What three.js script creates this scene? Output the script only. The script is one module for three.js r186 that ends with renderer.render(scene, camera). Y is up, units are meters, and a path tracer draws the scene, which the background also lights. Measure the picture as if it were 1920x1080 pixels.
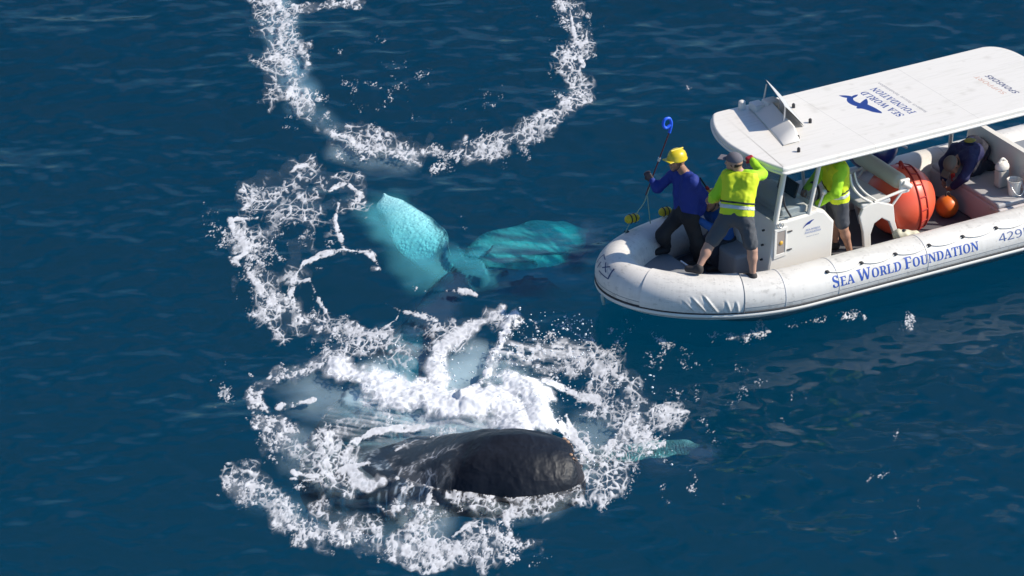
import * as THREE from 'three';
import { Sky } from 'three/addons/objects/Sky.js';
import { mergeGeometries, mergeVertices } from 'three/addons/utils/BufferGeometryUtils.js';
import { RoundedBoxGeometry } from 'three/addons/geometries/RoundedBoxGeometry.js';

// ---------------------------------------------------------------- camera, sky, sun, exposure
const scene = new THREE.Scene();
const V = (x, y, z) => new THREE.Vector3(x, y, z);
const DIST = 80, PITCH = THREE.MathUtils.degToRad(25.5), ROLL = THREE.MathUtils.degToRad(0.5), FOCAL = 148 * DIST;
const camera = new THREE.PerspectiveCamera(2 * Math.atan(540 / FOCAL) * 180 / Math.PI, 16 / 9, 1, 4000);
camera.position.set(0, DIST * Math.sin(PITCH), DIST * Math.cos(PITCH));
camera.lookAt(0, 0, 0);
camera.rotateZ(ROLL);
camera.updateMatrixWorld(true);
scene.add(camera);
const SUN = V(0.995, 0.79, -0.02).normalize();
const sky = new Sky();
sky.name = 'sky';
sky.scale.setScalar(3000);
sky.userData.kind = 'structure';
sky.material.uniforms.sunPosition.value.copy(SUN);
sky.material.uniforms.turbidity.value = 4.0;
sky.material.uniforms.rayleigh.value = 1.6;
sky.material.uniforms.mieCoefficient.value = 0.004;
sky.material.uniforms.mieDirectionalG.value = 0.8;
scene.add(sky);
scene.environmentIntensity = 0.13;
const sun = new THREE.DirectionalLight(new THREE.Color(1, 0.91, 0.77), 5);
sun.position.copy(SUN).multiplyScalar(60);
sun.castShadow = true;
sun.shadow.mapSize.set(4096, 4096);
Object.assign(sun.shadow.camera, { left: -14, right: 14, top: 14, bottom: -14, near: 1, far: 140 });
scene.add(sun, sun.target);
const renderer = new THREE.WebGLRenderer({ antialias: true });
renderer.toneMapping = THREE.LinearToneMapping;
renderer.toneMappingExposure = 1.1;
renderer.shadowMap.enabled = true;

// ---------------------------------------------------------------- helpers
let seed = 7;
const rnd = () => { seed = (seed + 0x6d2b79f5) | 0; let t = Math.imul(seed ^ (seed >>> 15), 1 | seed); t = (t + Math.imul(t ^ (t >>> 7), 61 | t)) ^ t; return ((t ^ (t >>> 14)) >>> 0) / 4294967296; };
const clamp = (x, a = 0, b = 1) => Math.min(b, Math.max(a, x)), lerp = (a, b, t) => a + (b - a) * t;
const sstep = (a, b, x) => { const t = clamp((x - a) / (b - a)); return t * t * (3 - 2 * t); };
const hash = (i, j, k = 0) => { let h = Math.imul(i, 374761393) ^ Math.imul(j, 668265263) ^ Math.imul(k, 2147483647 - 58); h = Math.imul(h ^ (h >>> 13), 1274126177); h ^= h >>> 16; return (h >>> 0) / 4294967296; };
function vnoise(x, y, k = 0) {
  const i = Math.floor(x), j = Math.floor(y), u = x - i, v = y - j, a = u * u * (3 - 2 * u), b = v * v * (3 - 2 * v);
  return lerp(lerp(hash(i, j, k), hash(i + 1, j, k), a), lerp(hash(i, j + 1, k), hash(i + 1, j + 1, k), a), b);
}
const fbm = (x, y, n = 3, k = 0) => { let s = 0, a = 0.5, t = 0; for (let q = 0; q < n; q++) { s += a * vnoise(x, y, k + q); t += a; a *= 0.5; x = x * 2.03 + 17.1; y = y * 2.03 + 9.7; } return s / t; };
function worley(x, y, k = 0) {            // [F1, F2]
  const i = Math.floor(x), j = Math.floor(y); let a = 9, b = 9;
  for (let p = -1; p < 2; p++) for (let q = -1; q < 2; q++) {
    const dx = i + p + 0.1 + 0.8 * hash(i + p, j + q, k) - x, dy = j + q + 0.1 + 0.8 * hash(i + p, j + q, k + 31) - y, d = Math.hypot(dx, dy);
    if (d < a) { b = a; a = d; } else if (d < b) b = d;
  }
  return [a, b];
}
function fromPixel(px, py, h = 0) {       // the point at height h that the photograph shows at a pixel of 1920 x 1080: used to lay out the sea
  const d = V((px - 960) / FOCAL, (540 - py) / FOCAL, -1).transformDirection(camera.matrixWorld), t = (h - camera.position.y) / d.y;
  return camera.position.clone().addScaledVector(d, t);
}
const used = new Map();
function numbered(n) { const k = used.get(n) ?? 0; used.set(n, k + 1); return k ? n + '_' + String(k).padStart(3, '0') : n; }
function tag(o, label, category, group, kind) {
  if (label) o.userData.label = label;
  if (category) o.userData.category = category;
  if (group) o.userData.group = group;
  if (kind) o.userData.kind = kind;
  return o;
}
function mesh(name, geo, mat, parent = scene) {
  if (Array.isArray(geo)) geo = merge(geo);
  const m = new THREE.Mesh(geo, mat);
  m.name = parent === scene ? numbered(name) : name;
  m.castShadow = m.receiveShadow = true;
  parent.add(m);
  return m;
}
function merge(list) {
  const keep = new Set(list.map((g) => Object.keys(g.attributes)).reduce((a, b) => a.filter((k) => b.includes(k))));
  return mergeGeometries(list.map((g) => {
    g = g.index ? g.toNonIndexed() : g.clone();
    for (const k of Object.keys(g.attributes)) if (!keep.has(k)) g.deleteAttribute(k);
    return g;
  }));
}
function grid(nu, nv, at, { close = false, uv = null } = {}) {      // a sheet of (nu+1) x (nv+1) points; at(u, v) gives a point
  const P = [], T = [], I = [];
  for (let j = 0; j <= nv; j++) for (let i = 0; i <= nu; i++) { const p = at(i / nu, j / nv); P.push(p.x, p.y, p.z); const w = uv ? uv(i / nu, j / nv) : [i / nu, j / nv]; T.push(w[0], w[1]); }
  for (let j = 0; j < nv; j++) for (let i = 0; i < nu; i++) { const a = j * (nu + 1) + i, b = a + 1, c = a + nu + 1, d = c + 1; I.push(a, b, d, a, d, c); }
  const g = new THREE.BufferGeometry();
  g.setAttribute('position', new THREE.Float32BufferAttribute(P, 3));
  g.setAttribute('uv', new THREE.Float32BufferAttribute(T, 2));
  g.setIndex(I);
  g.computeVertexNormals();
  if (close) {                            // the seam in v shares its normals
    const n = g.attributes.normal, last = nv * (nu + 1);
    for (let i = 0; i <= nu; i++) { const v = V().fromBufferAttribute(n, i).add(V().fromBufferAttribute(n, last + i)).normalize(); n.setXYZ(i, v.x, v.y, v.z); n.setXYZ(last + i, v.x, v.y, v.z); }
  }
  return g;
}
const curve = (pts, closed = false, tension = 0.5) => new THREE.CatmullRomCurve3(pts.map((p) => (p.isVector3 ? p : V(...p))), closed, 'catmullrom', tension);
const tube = (pts, r, n = 24, sides = 8, closed = false, tension = 0.5) => new THREE.TubeGeometry(curve(pts, closed, tension), n, r, sides, closed);
function rod(a, b, r, sides = 10, r2 = r) {
  a = Array.isArray(a) ? V(...a) : a; b = Array.isArray(b) ? V(...b) : b;
  const d = b.clone().sub(a), g = new THREE.CylinderGeometry(r2, r, d.length(), sides);
  g.applyQuaternion(new THREE.Quaternion().setFromUnitVectors(V(0, 1, 0), d.normalize()));
  return g.translate((a.x + b.x) / 2, (a.y + b.y) / 2, (a.z + b.z) / 2);
}
const rbox = (w, h, d, r, x, y, z, ry = 0, rz = 0) => { const g = new RoundedBoxGeometry(w, h, d, 2, r); g.rotateZ(rz); g.rotateY(ry); return g.translate(x, y, z); };
const ball = (r, x, y, z, sx = 1, sy = 1, sz = 1, a = 20, b = 14) => new THREE.SphereGeometry(r, a, b).scale(sx, sy, sz).translate(x, y, z);
function extrude(pts, depth, bevel = 0.012, holes = []) {           // a bevelled plate in x, y, its middle at z = 0
  const s = new THREE.Shape(pts.map((p) => new THREE.Vector2(...p)));
  for (const h of holes) s.holes.push(new THREE.Path(h.map((p) => new THREE.Vector2(...p))));
  return new THREE.ExtrudeGeometry(s, { depth: depth - 2 * bevel, bevelEnabled: true, bevelSize: bevel, bevelThickness: bevel, bevelSegments: 2, bevelOffset: -bevel, curveSegments: 10 }).translate(0, 0, -depth / 2 + bevel);
}
// A closed surface round the zero level of f, on a grid of cells, with smooth normals.
function nets(f, lo, hi, cell) {
  const nx = Math.ceil((hi[0] - lo[0]) / cell) + 1, ny = Math.ceil((hi[1] - lo[1]) / cell) + 1, nz = Math.ceil((hi[2] - lo[2]) / cell) + 1;
  const D = new Float32Array(nx * ny * nz), id = new Int32Array(nx * ny * nz).fill(-1), P = [], I = [];
  for (let k = 0, n = 0; k < nz; k++) for (let j = 0; j < ny; j++) for (let i = 0; i < nx; i++) D[n++] = f(lo[0] + i * cell, lo[1] + j * cell, lo[2] + k * cell);
  const at = (i, j, k) => i + nx * (j + ny * k), E = [[0, 1], [2, 3], [4, 5], [6, 7], [0, 2], [1, 3], [4, 6], [5, 7], [0, 4], [1, 5], [2, 6], [3, 7]], c = new Float64Array(8);
  for (let k = 0; k < nz - 1; k++) for (let j = 0; j < ny - 1; j++) for (let i = 0; i < nx - 1; i++) {
    let m = 0;
    for (let q = 0; q < 8; q++) { c[q] = D[at(i + (q & 1), j + ((q >> 1) & 1), k + (q >> 2))]; if (c[q] < 0) m |= 1 << q; }
    if (!m || m === 255) continue;
    let x = 0, y = 0, z = 0, n = 0;
    for (const [a, b] of E) if (c[a] < 0 !== c[b] < 0) { const t = c[a] / (c[a] - c[b]); x += lerp(a & 1, b & 1, t); y += lerp((a >> 1) & 1, (b >> 1) & 1, t); z += lerp(a >> 2, b >> 2, t); n++; }
    id[at(i, j, k)] = P.length / 3;
    P.push(lo[0] + (i + x / n) * cell, lo[1] + (j + y / n) * cell, lo[2] + (k + z / n) * cell);
  }
  const quad = (a, b, d, e, flip) => { if (a < 0 || b < 0 || d < 0 || e < 0) return; flip ? I.push(a, d, b, a, e, d) : I.push(a, b, d, a, d, e); };
  for (let k = 1; k < nz - 1; k++) for (let j = 1; j < ny - 1; j++) for (let i = 1; i < nx - 1; i++) {
    const s = D[at(i, j, k)] < 0;
    if (s !== D[at(i + 1, j, k)] < 0) quad(id[at(i, j - 1, k - 1)], id[at(i, j, k - 1)], id[at(i, j, k)], id[at(i, j - 1, k)], !s);
    if (s !== D[at(i, j + 1, k)] < 0) quad(id[at(i - 1, j, k - 1)], id[at(i - 1, j, k)], id[at(i, j, k)], id[at(i, j, k - 1)], !s);
    if (s !== D[at(i, j, k + 1)] < 0) quad(id[at(i - 1, j - 1, k)], id[at(i, j - 1, k)], id[at(i, j, k)], id[at(i - 1, j, k)], !s);
  }
  const N = [], e = cell * 0.5;
  for (let q = 0; q < P.length; q += 3) { const [x, y, z] = [P[q], P[q + 1], P[q + 2]], n = V(f(x + e, y, z) - f(x - e, y, z), f(x, y + e, z) - f(x, y - e, z), f(x, y, z + e) - f(x, y, z - e)).normalize(); N.push(n.x, n.y, n.z); }
  const g = new THREE.BufferGeometry();
  g.setAttribute('position', new THREE.Float32BufferAttribute(P, 3));
  g.setAttribute('normal', new THREE.Float32BufferAttribute(N, 3));
  g.setIndex(I);
  return g;
}
// Tapered capsules [ax, ay, az, bx, by, bz, ra, rb] joined smoothly.
function capsules(list, k = 0.03) {
  const B = list.map(([a, b, ra, rb = ra]) => [a.x, a.y, a.z, b.x - a.x, b.y - a.y, b.z - a.z, ra, rb, 1 / Math.max(1e-9, a.distanceToSquared(b))]);
  return (x, y, z) => {
    let d = 9;
    for (const [ax, ay, az, dx, dy, dz, ra, rb, il] of B) {
      const px = x - ax, py = y - ay, pz = z - az, t = clamp((px * dx + py * dy + pz * dz) * il), q = Math.hypot(px - t * dx, py - t * dy, pz - t * dz) - ra - (rb - ra) * t, h = Math.max(0, k - Math.abs(d - q)) / k;
      d = Math.min(d, q) - h * h * k * 0.25;
    }
    return d;
  };
}
const boundsOf = (list, pad) => { const lo = [1e9, 1e9, 1e9], hi = [-1e9, -1e9, -1e9]; for (const [a, b, ra, rb = ra] of list) for (const p of [a, b]) 'xyz'.split('').forEach((c, i) => { lo[i] = Math.min(lo[i], p[c] - Math.max(ra, rb) - pad); hi[i] = Math.max(hi[i], p[c] + Math.max(ra, rb) + pad); }); return [lo, hi]; };
const blob = (list, cell, k, extra) => { const f = capsules(list, k), [lo, hi] = boundsOf(list, cell * 3 + 0.02); return nets(extra ? (x, y, z) => extra(f(x, y, z), x, y, z) : f, lo, hi, cell); };
const col = (r, g, b) => new THREE.Color().setRGB(r, g, b);
const mat = (r, g, b, o = {}) => new THREE.MeshPhysicalMaterial({ color: col(r, g, b), roughness: 0.6, ...o });
function paint(geo, r, g, b) { const n = geo.attributes.position.count, c = new Float32Array(n * 3); for (let i = 0; i < n; i++) c.set([r, g, b], i * 3); geo.setAttribute('color', new THREE.BufferAttribute(c, 3)); return geo; }
function canvas(w, h, draw) { const c = document.createElement('canvas'); c.width = w; c.height = h; draw(c.getContext('2d'), w, h); const t = new THREE.CanvasTexture(c); t.colorSpace = THREE.SRGBColorSpace; t.anisotropy = 8; return t; }
function noiseMap(size, f, srgb = false) { const d = new Uint8Array(size * size * 4); for (let j = 0, n = 0; j < size; j++) for (let i = 0; i < size; i++) { const v = clamp(f(i / size, j / size)) * 255; d[n++] = v; d[n++] = v; d[n++] = v; d[n++] = 255; } const t = new THREE.DataTexture(d, size, size); t.wrapS = t.wrapT = THREE.RepeatWrapping; t.magFilter = t.minFilter = THREE.LinearFilter; if (srgb) t.colorSpace = THREE.SRGBColorSpace; t.needsUpdate = true; return t; }

// ---------------------------------------------------------------- the sea
const WAVES = [];
{
  const bands = [[5.5, 0.026, 5], [2.6, 0.015, 7], [1.3, 0.0085, 9], [0.7, 0.0046, 9]];
  for (const [len, amp, n] of bands) for (let i = 0; i < n; i++) {
    const l = len * (0.7 + 0.6 * rnd()), dir = Math.PI / 2 + 0.25 + (rnd() - 0.5) * 2.3, k = 2 * Math.PI / l;
    WAVES.push([k * Math.cos(dir), k * Math.sin(dir), rnd() * 6.283, amp * (0.6 + 0.8 * rnd()) / Math.sqrt(n)]);
  }
}
function wave(x, z) {
  let h = 0;
  for (const [a, b, p, m] of WAVES) h += m * Math.sin(a * x + b * z + p);
  return h + 0.016 * (1 - Math.abs(2 * fbm(x * 0.9 + 0.35 * z, z * 1.7, 3, 5) - 1)) ** 2;
}
const span = (lo, hi, step, far, grow) => { const a = []; for (let x = lo; x <= hi; x += step) a.push(x); for (let s = step, x = hi; x < far;) { s *= grow; x += s; a.push(x); } for (let s = step, x = lo; x > -far;) { s *= grow; x -= s; a.unshift(x); } return a; };
{
  const X = span(-7.6, 8.2, 0.042, 1500, 1.35), Z = span(-10.5, 10.5, 0.042, 1500, 1.35), P = new Float32Array(X.length * Z.length * 3), T = new Float32Array(X.length * Z.length * 2), I = [];
  let n = 0, m = 0;
  for (const z of Z) for (const x of X) { const f = Math.abs(x) > 40 || Math.abs(z) > 40 ? 0 : 1; P[n++] = x; P[n++] = f ? wave(x, z) : 0; P[n++] = z; T[m++] = x / 8; T[m++] = z / 8; }
  for (let j = 0; j < Z.length - 1; j++) for (let i = 0; i < X.length - 1; i++) { const a = j * X.length + i, c = a + X.length; I.push(a, c, a + 1, a + 1, c, c + 1); }
  const g = new THREE.BufferGeometry();
  g.setAttribute('position', new THREE.BufferAttribute(P, 3));
  g.setAttribute('uv', new THREE.BufferAttribute(T, 2));
  g.setIndex(I); g.computeVertexNormals();
  // ripples under half a metre: a tile of whole waves, 8 m a side
  const S = 1280, R = [], d = new Float32Array(S * S * 4);
  for (let i = 0; i < 64; i++) { const len = 0.08 * Math.pow(6.5, rnd()), dir = Math.PI / 2 + 0.2 + (rnd() - 0.5) * 2.9, q = 8 / len; R.push([Math.round(q * Math.cos(dir)), Math.round(q * Math.sin(dir)), rnd() * 6.283, len * len]); }
  const norm = Math.sqrt(R.reduce((s, r) => s + r[3] * r[3] / 2, 0));
  for (let j = 0; j < S; j++) for (let i = 0; i < S; i++) {
    let h = 0; for (const [a, b, p, m] of R) h += m * Math.sin(2 * Math.PI * (a * i + b * j) / S + p);
    d.fill(clamp(0.5 + h / norm * 0.14), (j * S + i) * 4, (j * S + i) * 4 + 4);
  }
  const bump = new THREE.DataTexture(d, S, S, THREE.RGBAFormat, THREE.FloatType);
  bump.wrapS = bump.wrapT = THREE.RepeatWrapping; bump.magFilter = THREE.LinearFilter; bump.needsUpdate = true;
  const surface = new THREE.MeshPhysicalMaterial({ color: col(0.9, 0.97, 1), transmission: 1, thickness: 0, ior: 1.33, roughness: 0.09, specularIntensity: 0.5, bumpMap: bump, bumpScale: 0.022 });
  tag(mesh('sea', g, surface), 'rippled deep blue sea surface around the boat and whale', null, null, 'structure').castShadow = false;
}
const DEEP = -9;
{ // the body of the water: it swallows red light first, so what lies under the surface turns turquoise, then blue
  const body = new THREE.MeshPhysicalMaterial({ color: col(0.02, 0.1, 0.16), transparent: true, opacity: 0.004, roughness: 1, specularIntensity: 0, thickness: 1, attenuationColor: col(0.36, 0.962, 0.972), attenuationDistance: 1 });
  const w = tag(mesh('sea_water', new THREE.BoxGeometry(400, -DEEP - 0.16, 400).translate(0, (DEEP - 0.12) / 2, 0), body), 'clear blue water under the surface', null, null, 'structure');
  w.castShadow = false;
  const deep = new THREE.MeshStandardMaterial({ color: col(0.02, 0.107, 0.155), roughness: 1 });
  tag(mesh('sea_depths', new THREE.PlaneGeometry(3000, 3000).rotateX(-Math.PI / 2).translate(0, DEEP - 0.3, 0), deep), 'dark blue depths of the sea', null, null, 'structure');
}

// ---------------------------------------------------------------- foam
// Strokes in the photograph's pixels, laid on the sea: kind (d dense froth, l lace, f thread, s specks), width, strength, height in metres, points.
const AX = 148, AZ = 63.7;
const toSea = (text) => text.trim().split(/\s+/).map((p) => { const [x, y] = p.split(',').map(Number), q = fromPixel(x, y, 0.02); return [q.x * AX, q.z * AZ]; });
const rings = { upper: [], middle: [], lower: [], boat: [] };
const S = (ring, kind, w, s, h, text) => rings[ring].push({ kind, w: kind === 'd' ? w * 0.84 : kind === 'l' ? w * 0.92 : w, s, h, pts: toSea(text) });
// upper ring
S('upper', 'l', 46, 0.95, 0.05, '485,-60 500,0 512,60 520,120 533,170');
S('upper', 'l', 40, 0.95, 0.05, '530,20 535,80 545,140 560,190'); S('upper', 's', 60, 0.7, 0.03, '500,0 520,90 545,180 620,240'); S('upper', 'd', 30, 0.8, 0.07, '505,-40 520,30 528,75 540,120 548,160');
S('upper', 'd', 22, 0.95, 0.08, '572,85 575,120 565,160 560,190');
S('upper', 'd', 24, 1.0, 0.08, '545,180 575,205 605,225');
S('upper', 'l', 40, 0.85, 0.04, '560,190 600,232 650,255 700,270');
S('upper', 'l', 34, 1, 0.04, '600,235 680,265 760,278 840,286 900,284 960,258 1020,225 1090,180'); S('upper', 's', 40, 0.85, 0.03, '560,200 640,255 740,280 850,290 940,270 1040,215'); S('upper', 'd', 14, 0.95, 0.05, '610,240 680,262 740,275 800,278 830,284');
S('upper', 'l', 30, 0.8, 0.04, '690,262 760,275 830,280 880,288');
S('upper', 'd', 15, 0.9, 0.06, '872,298 890,288 930,274 975,252 1000,236');
S('upper', 'l', 26, 0.85, 0.05, '880,292 940,270 1000,240 1050,210 1100,182');
S('upper', 'd', 10, 0.85, 0.05, '1002,226 1030,208 1065,192 1100,178');
S('upper', 'l', 40, 0.95, 0.03, '1040,-30 1075,20 1085,60 1075,110 1085,160');
S('upper', 's', 56, 0.8, 0.03, '1040,-20 1090,40 1080,110 1060,170');
S('upper', 'f', 5, 1, 0.03, '1068,10 1075,50 1082,90 1092,120');
S('upper', 'd', 14, 0.9, 0.05, '555,8 610,3 680,-2');
S('upper', 's', 26, 0.75, 0.02, '640,280 720,290 800,300 870,310');
S('upper', 's', 90, 0.4, 0.02, '700,130 800,170 900,210');
// middle net
S('middle', 'l', 44, 0.62, 0.035, '500,340 560,325 620,330 660,345');
S('middle', 'l', 60, 0.56, 0.03, '520,400 560,385 600,390');
S('middle', 'l', 50, 0.74, 0.04, '450,460 475,510 510,545 540,585');
S('middle', 'l', 50, 0.66, 0.04, '560,480 580,500 540,530');
S('middle', 'f', 6, 1, 0.03, '432,415 440,440 455,452 462,480 440,492 470,520 490,545');
S('middle', 'f', 5, 1, 0.03, '436,414 470,412 482,410');
S('middle', 'f', 6, 1, 0.03, '545,318 560,308 585,302');
S('middle', 'f', 6, 0.95, 0.03, '615,360 632,345 650,338 668,355 675,365');
S('middle', 'f', 6, 1, 0.035, '635,385 628,420 636,445 645,475 690,480 712,505');
S('middle', 'd', 9, 1, 0.05, '640,468 645,478'); S('middle', 'd', 9, 1, 0.05, '700,508 714,510'); S('middle', 'd', 10, 1, 0.05, '505,410 512,418');
S('middle', 'f', 6, 1, 0.03, '645,475 600,485 570,500 555,520 545,545 550,565'); S('middle', 'f', 5, 1, 0.03, '550,530 580,528 600,560 610,575');
S('middle', 'd', 10, 0.95, 0.05, '430,488 440,496'); S('middle', 'd', 12, 0.8, 0.05, '470,520 500,545 520,555');
S('middle', 'd', 14, 0.85, 0.06, '555,570 570,582 590,586'); S('middle', 'd', 10, 0.9, 0.05, '505,575 520,560 545,555');
S('middle', 's', 70, 0.8, 0.025, '450,420 480,500 540,560 600,600'); S('middle', 'l', 60, 0.85, 0.03, '480,360 540,350 600,360 640,380'); S('middle', 's', 70, 0.6, 0.025, '480,340 560,400 600,440 500,480');
S('middle', 'f', 5, 1, 0.03, '722,565 740,575 750,580 742,595 715,615'); S('middle', 'f', 7, 1, 0.04, '750,580 790,588 815,600');
S('middle', 's', 26, 0.7, 0.03, '760,555 800,552 850,548'); S('middle', 'f', 6, 1, 0.03, '838,545 860,546 890,552');
S('middle', 'l', 32, 0.75, 0.05, '520,580 570,600 620,610 680,625 740,640');
S('middle', 'd', 16, 0.85, 0.07, '600,608 640,612 660,606 690,618 720,628'); S('middle', 'd', 12, 0.75, 0.05, '560,590 600,606');
S('middle', 'l', 30, 0.85, 0.06, '640,640 700,645 740,660 760,680');
// bubbling ripples over the tail
S('middle', 's', 16, 0.62, 0.015, '840,390 860,420 880,440 905,445 900,470');
// lower ring and splash
S('lower', 's', 30, 0.8, 0.03, '420,725 440,700 460,688 490,682 520,690');
S('lower', 'd', 24, 0.86, 0.09, '470,740 490,720 520,700 560,690 600,682 625,672');
S('lower', 'd', 26, 0.98, 0.1, '475,745 485,770 500,790 530,805 545,812');
S('lower', 'd', 22, 0.95, 0.1, '490,800 500,815 530,825 555,815'); S('lower', 'd', 10, 1, 0.06, '520,765 560,758 590,750');
S('lower', 'd', 30, 0.62, 0.06, '500,825 540,835 580,845 620,850'); S('lower', 'l', 40, 0.8, 0.05, '540,840 560,870 600,880 640,870');
S('lower', 'f', 7, 1, 0.04, '550,885 580,890 620,886 650,875 690,868'); S('lower', 'f', 5, 1, 0.03, '545,895 570,898 590,896');
S('lower', 'l', 26, 0.75, 0.04, '600,820 640,850 660,880');
S('lower', 'w', 26, 1.06, 0.16, '628,690 660,705 700,712 740,722 780,730 815,742');
S('lower', 'w', 30, 1.1, 0.2, '690,722 750,735 800,748 850,758 900,760');
S('lower', 't', 18, 0.9, 0.06, '770,762 830,770 900,776 935,768');
S('lower', 't', 20, 0.7, 0.05, '690,750 760,768 820,772');
S('lower', 'w', 22, 0.95, 0.14, '825,665 812,690 820,712'); S('lower', 'l', 30, 0.95, 0.08, '820,650 850,640 880,650');
S('lower', 'w', 18, 0.85, 0.12, '822,655 845,640 872,625 905,606 938,592'); S('lower', 'l', 30, 0.95, 0.07, '810,620 850,612 900,606 940,605');
S('lower', 'w', 14, 1.1, 0.12, '962,596 952,612'); S('lower', 'd', 20, 1.1, 0.16, '965,605 950,625 935,650 930,670 922,690'); S('lower', 'd', 18, 1.1, 0.2, '922,690 915,715 890,735 870,750');
S('lower', 'w', 30, 1.2, 0.3, '950,715 985,735 1010,755 1010,790'); S('lower', 'w', 34, 1.2, 0.26, '930,745 960,775 975,800 975,815');
S('lower', 'w', 22, 1.1, 0.26, '880,765 910,755 930,760'); S('lower', 'w', 12, 1.1, 0.3, '865,752 880,748');
S('lower', 't', 22, 1, 0.06, '945,662 1000,662 1050,662 1085,660'); S('lower', 'd', 10, 0.9, 0.05, '960,680 1010,685 1060,680');
S('lower', 'f', 9, 1, 0.05, '1020,712 1060,725 1100,738 1120,745'); S('lower', 'l', 26, 0.95, 0.05, '1080,680 1110,690 1130,715 1100,735 1130,745');
S('lower', 'l', 36, 0.7, 0.04, '1100,670 1140,690 1180,720'); S('lower', 'l', 44, 0.84, 0.05, '1140,765 1180,765 1210,780 1250,782');
S('lower', 's', 24, 0.8, 0.03, '970,625 1010,635 1060,635'); S('lower', 's', 50, 0.62, 0.025, '1060,650 1130,690 1180,740');
S('lower', 'd', 22, 0.95, 0.08, '1195,790 1175,815 1150,838 1130,860'); S('lower', 'l', 50, 0.86, 0.06, '1200,780 1180,830 1150,870 1110,900');
S('lower', 'd', 24, 0.9, 0.09, '1140,850 1110,880 1085,910 1060,925'); S('lower', 'd', 20, 0.84, 0.08, '1090,918 1040,932 990,940 940,938 905,930');
S('lower', 'd', 12, 1, 0.07, '905,925 920,945 930,955'); S('lower', 'd', 16, 1, 0.08, '900,938 960,948 1020,944 1070,930'); S('lower', 'l', 26, 1, 0.06, '860,925 930,950 1010,950 1080,930'); S('lower', 'l', 22, 0.95, 0.05, '1062,835 1078,860 1085,890 1070,915'); S('lower', 'd', 9, 0.9, 0.05, '1072,880 1078,900 1060,920'); S('lower', 'd', 15, 0.78, 0.05, '780,900 830,905 870,915 905,928');
S('lower', 'f', 8, 1, 0.05, '1010,802 1050,805 1075,820 1095,840 1105,855'); S('lower', 'l', 24, 0.9, 0.05, '1010,800 1050,802 1085,815');
S('lower', 'f', 5, 1, 0.05, '1050,790 1062,775 1066,790 1075,805'); S('lower', 's', 70, 0.85, 0.025, '1080,690 1160,740 1220,790 1200,850'); S('lower', 's', 60, 0.66, 0.025, '1150,900 1180,880 1200,840 1210,810');
S('lower', 'l', 22, 0.85, 0.04, '640,870 650,890 648,910 655,925'); S('lower', 'd', 9, 1, 0.05, '648,928 656,932');
S('lower', 'w', 14, 1.05, 0.08, '664,880 670,898 690,910 712,905'); S('lower', 'd', 9, 1, 0.06, '634,868 650,862 660,870');
S('lower', 'd', 11, 1, 0.07, '735,895 745,908 755,918'); S('lower', 'f', 5, 1, 0.03, '755,918 752,932 745,945'); S('lower', 'd', 12, 0.85, 0.06, '765,905 790,908 815,902');
S('lower', 'f', 4, 1, 0.03, '800,910 808,922 803,945'); S('lower', 'f', 6, 1, 0.06, '655,838 670,825 700,812 740,805 800,800');
S('lower', 'f', 5, 1, 0.05, '738,868 748,845 760,838'); S('lower', 'f', 5, 1, 0.05, '770,870 778,850 795,832 812,818'); S('lower', 's', 30, 0.72, 0.05, '770,870 790,840 815,815');
S('lower', 't', 30, 0.5, 0.05, '640,800 720,790 800,785 880,790 940,795'); S('lower', 's', 20, 0.66, 0.05, '640,812 700,800 760,790 840,790'); S('lower', 'd', 10, 1, 0.08, '845,812 865,808 880,806');
S('lower', 'l', 44, 0.9, 0.05, '450,900 520,950 620,985 720,1015 830,1030 930,1025'); S('lower', 's', 50, 0.85, 0.04, '440,890 500,950 600,985 720,1015 850,1030 980,1015'); S('lower', 'd', 34, 0.98, 0.09, '440,890 450,915 475,940 505,955'); S('lower', 'd', 38, 1, 0.1, '500,955 545,975 600,985 650,995');
S('lower', 'd', 20, 1.1, 0.1, '585,955 610,958 628,962'); S('lower', 'd', 36, 1, 0.09, '620,1000 690,1018 760,1030 830,1037 900,1036');
S('lower', 'd', 24, 0.86, 0.08, '880,1035 930,1030 970,1020 1010,1012'); S('lower', 'd', 34, 1.1, 0.1, '738,960 770,972 800,980 815,978'); S('lower', 'd', 12, 0.9, 0.08, '712,948 725,962 738,955');
S('lower', 's', 40, 0.72, 0.04, '470,905 540,945 620,970 700,990'); S('lower', 's', 34, 0.66, 0.03, '830,950 880,960 950,985');
S('lower', 'f', 5, 1, 0.03, '948,960 952,985 958,1005'); S('lower', 'f', 5, 0.9, 0.03, '880,985 865,995 850,1005'); S('lower', 's', 26, 0.7, 0.03, '700,1040 860,1052 980,1032');
S('lower', 's', 60, 0.6, 0.02, '430,720 470,860 560,900');
// specks and wash by the boat
S('boat', 's', 90, 0.56, 0.02, '1130,640 1230,690 1280,760'); S('boat', 's', 70, 0.5, 0.02, '1240,780 1290,800 1300,870'); S('boat', 's', 70, 0.42, 0.02, '1330,680 1400,740 1500,800');
S('boat', 's', 13, 0.8, 0.03, '1130,624 1180,622 1230,635'); S('boat', 's', 14, 0.74, 0.03, '1300,622 1390,630 1460,612 1530,598 1620,592');
S('boat', 'd', 9, 0.62, 0.03, '1370,630 1410,626'); S('boat', 's', 18, 0.86, 0.05, '1675,625 1695,612 1712,598'); S('boat', 's', 12, 0.66, 0.03, '1670,610 1690,605');
S('boat', 's', 12, 0.7, 0.02, '1620,900 1640,890 1680,882'); S('boat', 's', 60, 0.3, 0.02, '1640,800 1720,850 1690,950');
S('boat', 's', 14, 0.5, 0.02, '1360,155 1372,150 1240,190');
S('boat', 's', 8, 0.62, 0.02, '1240,880 1280,900 1300,880');

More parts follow.
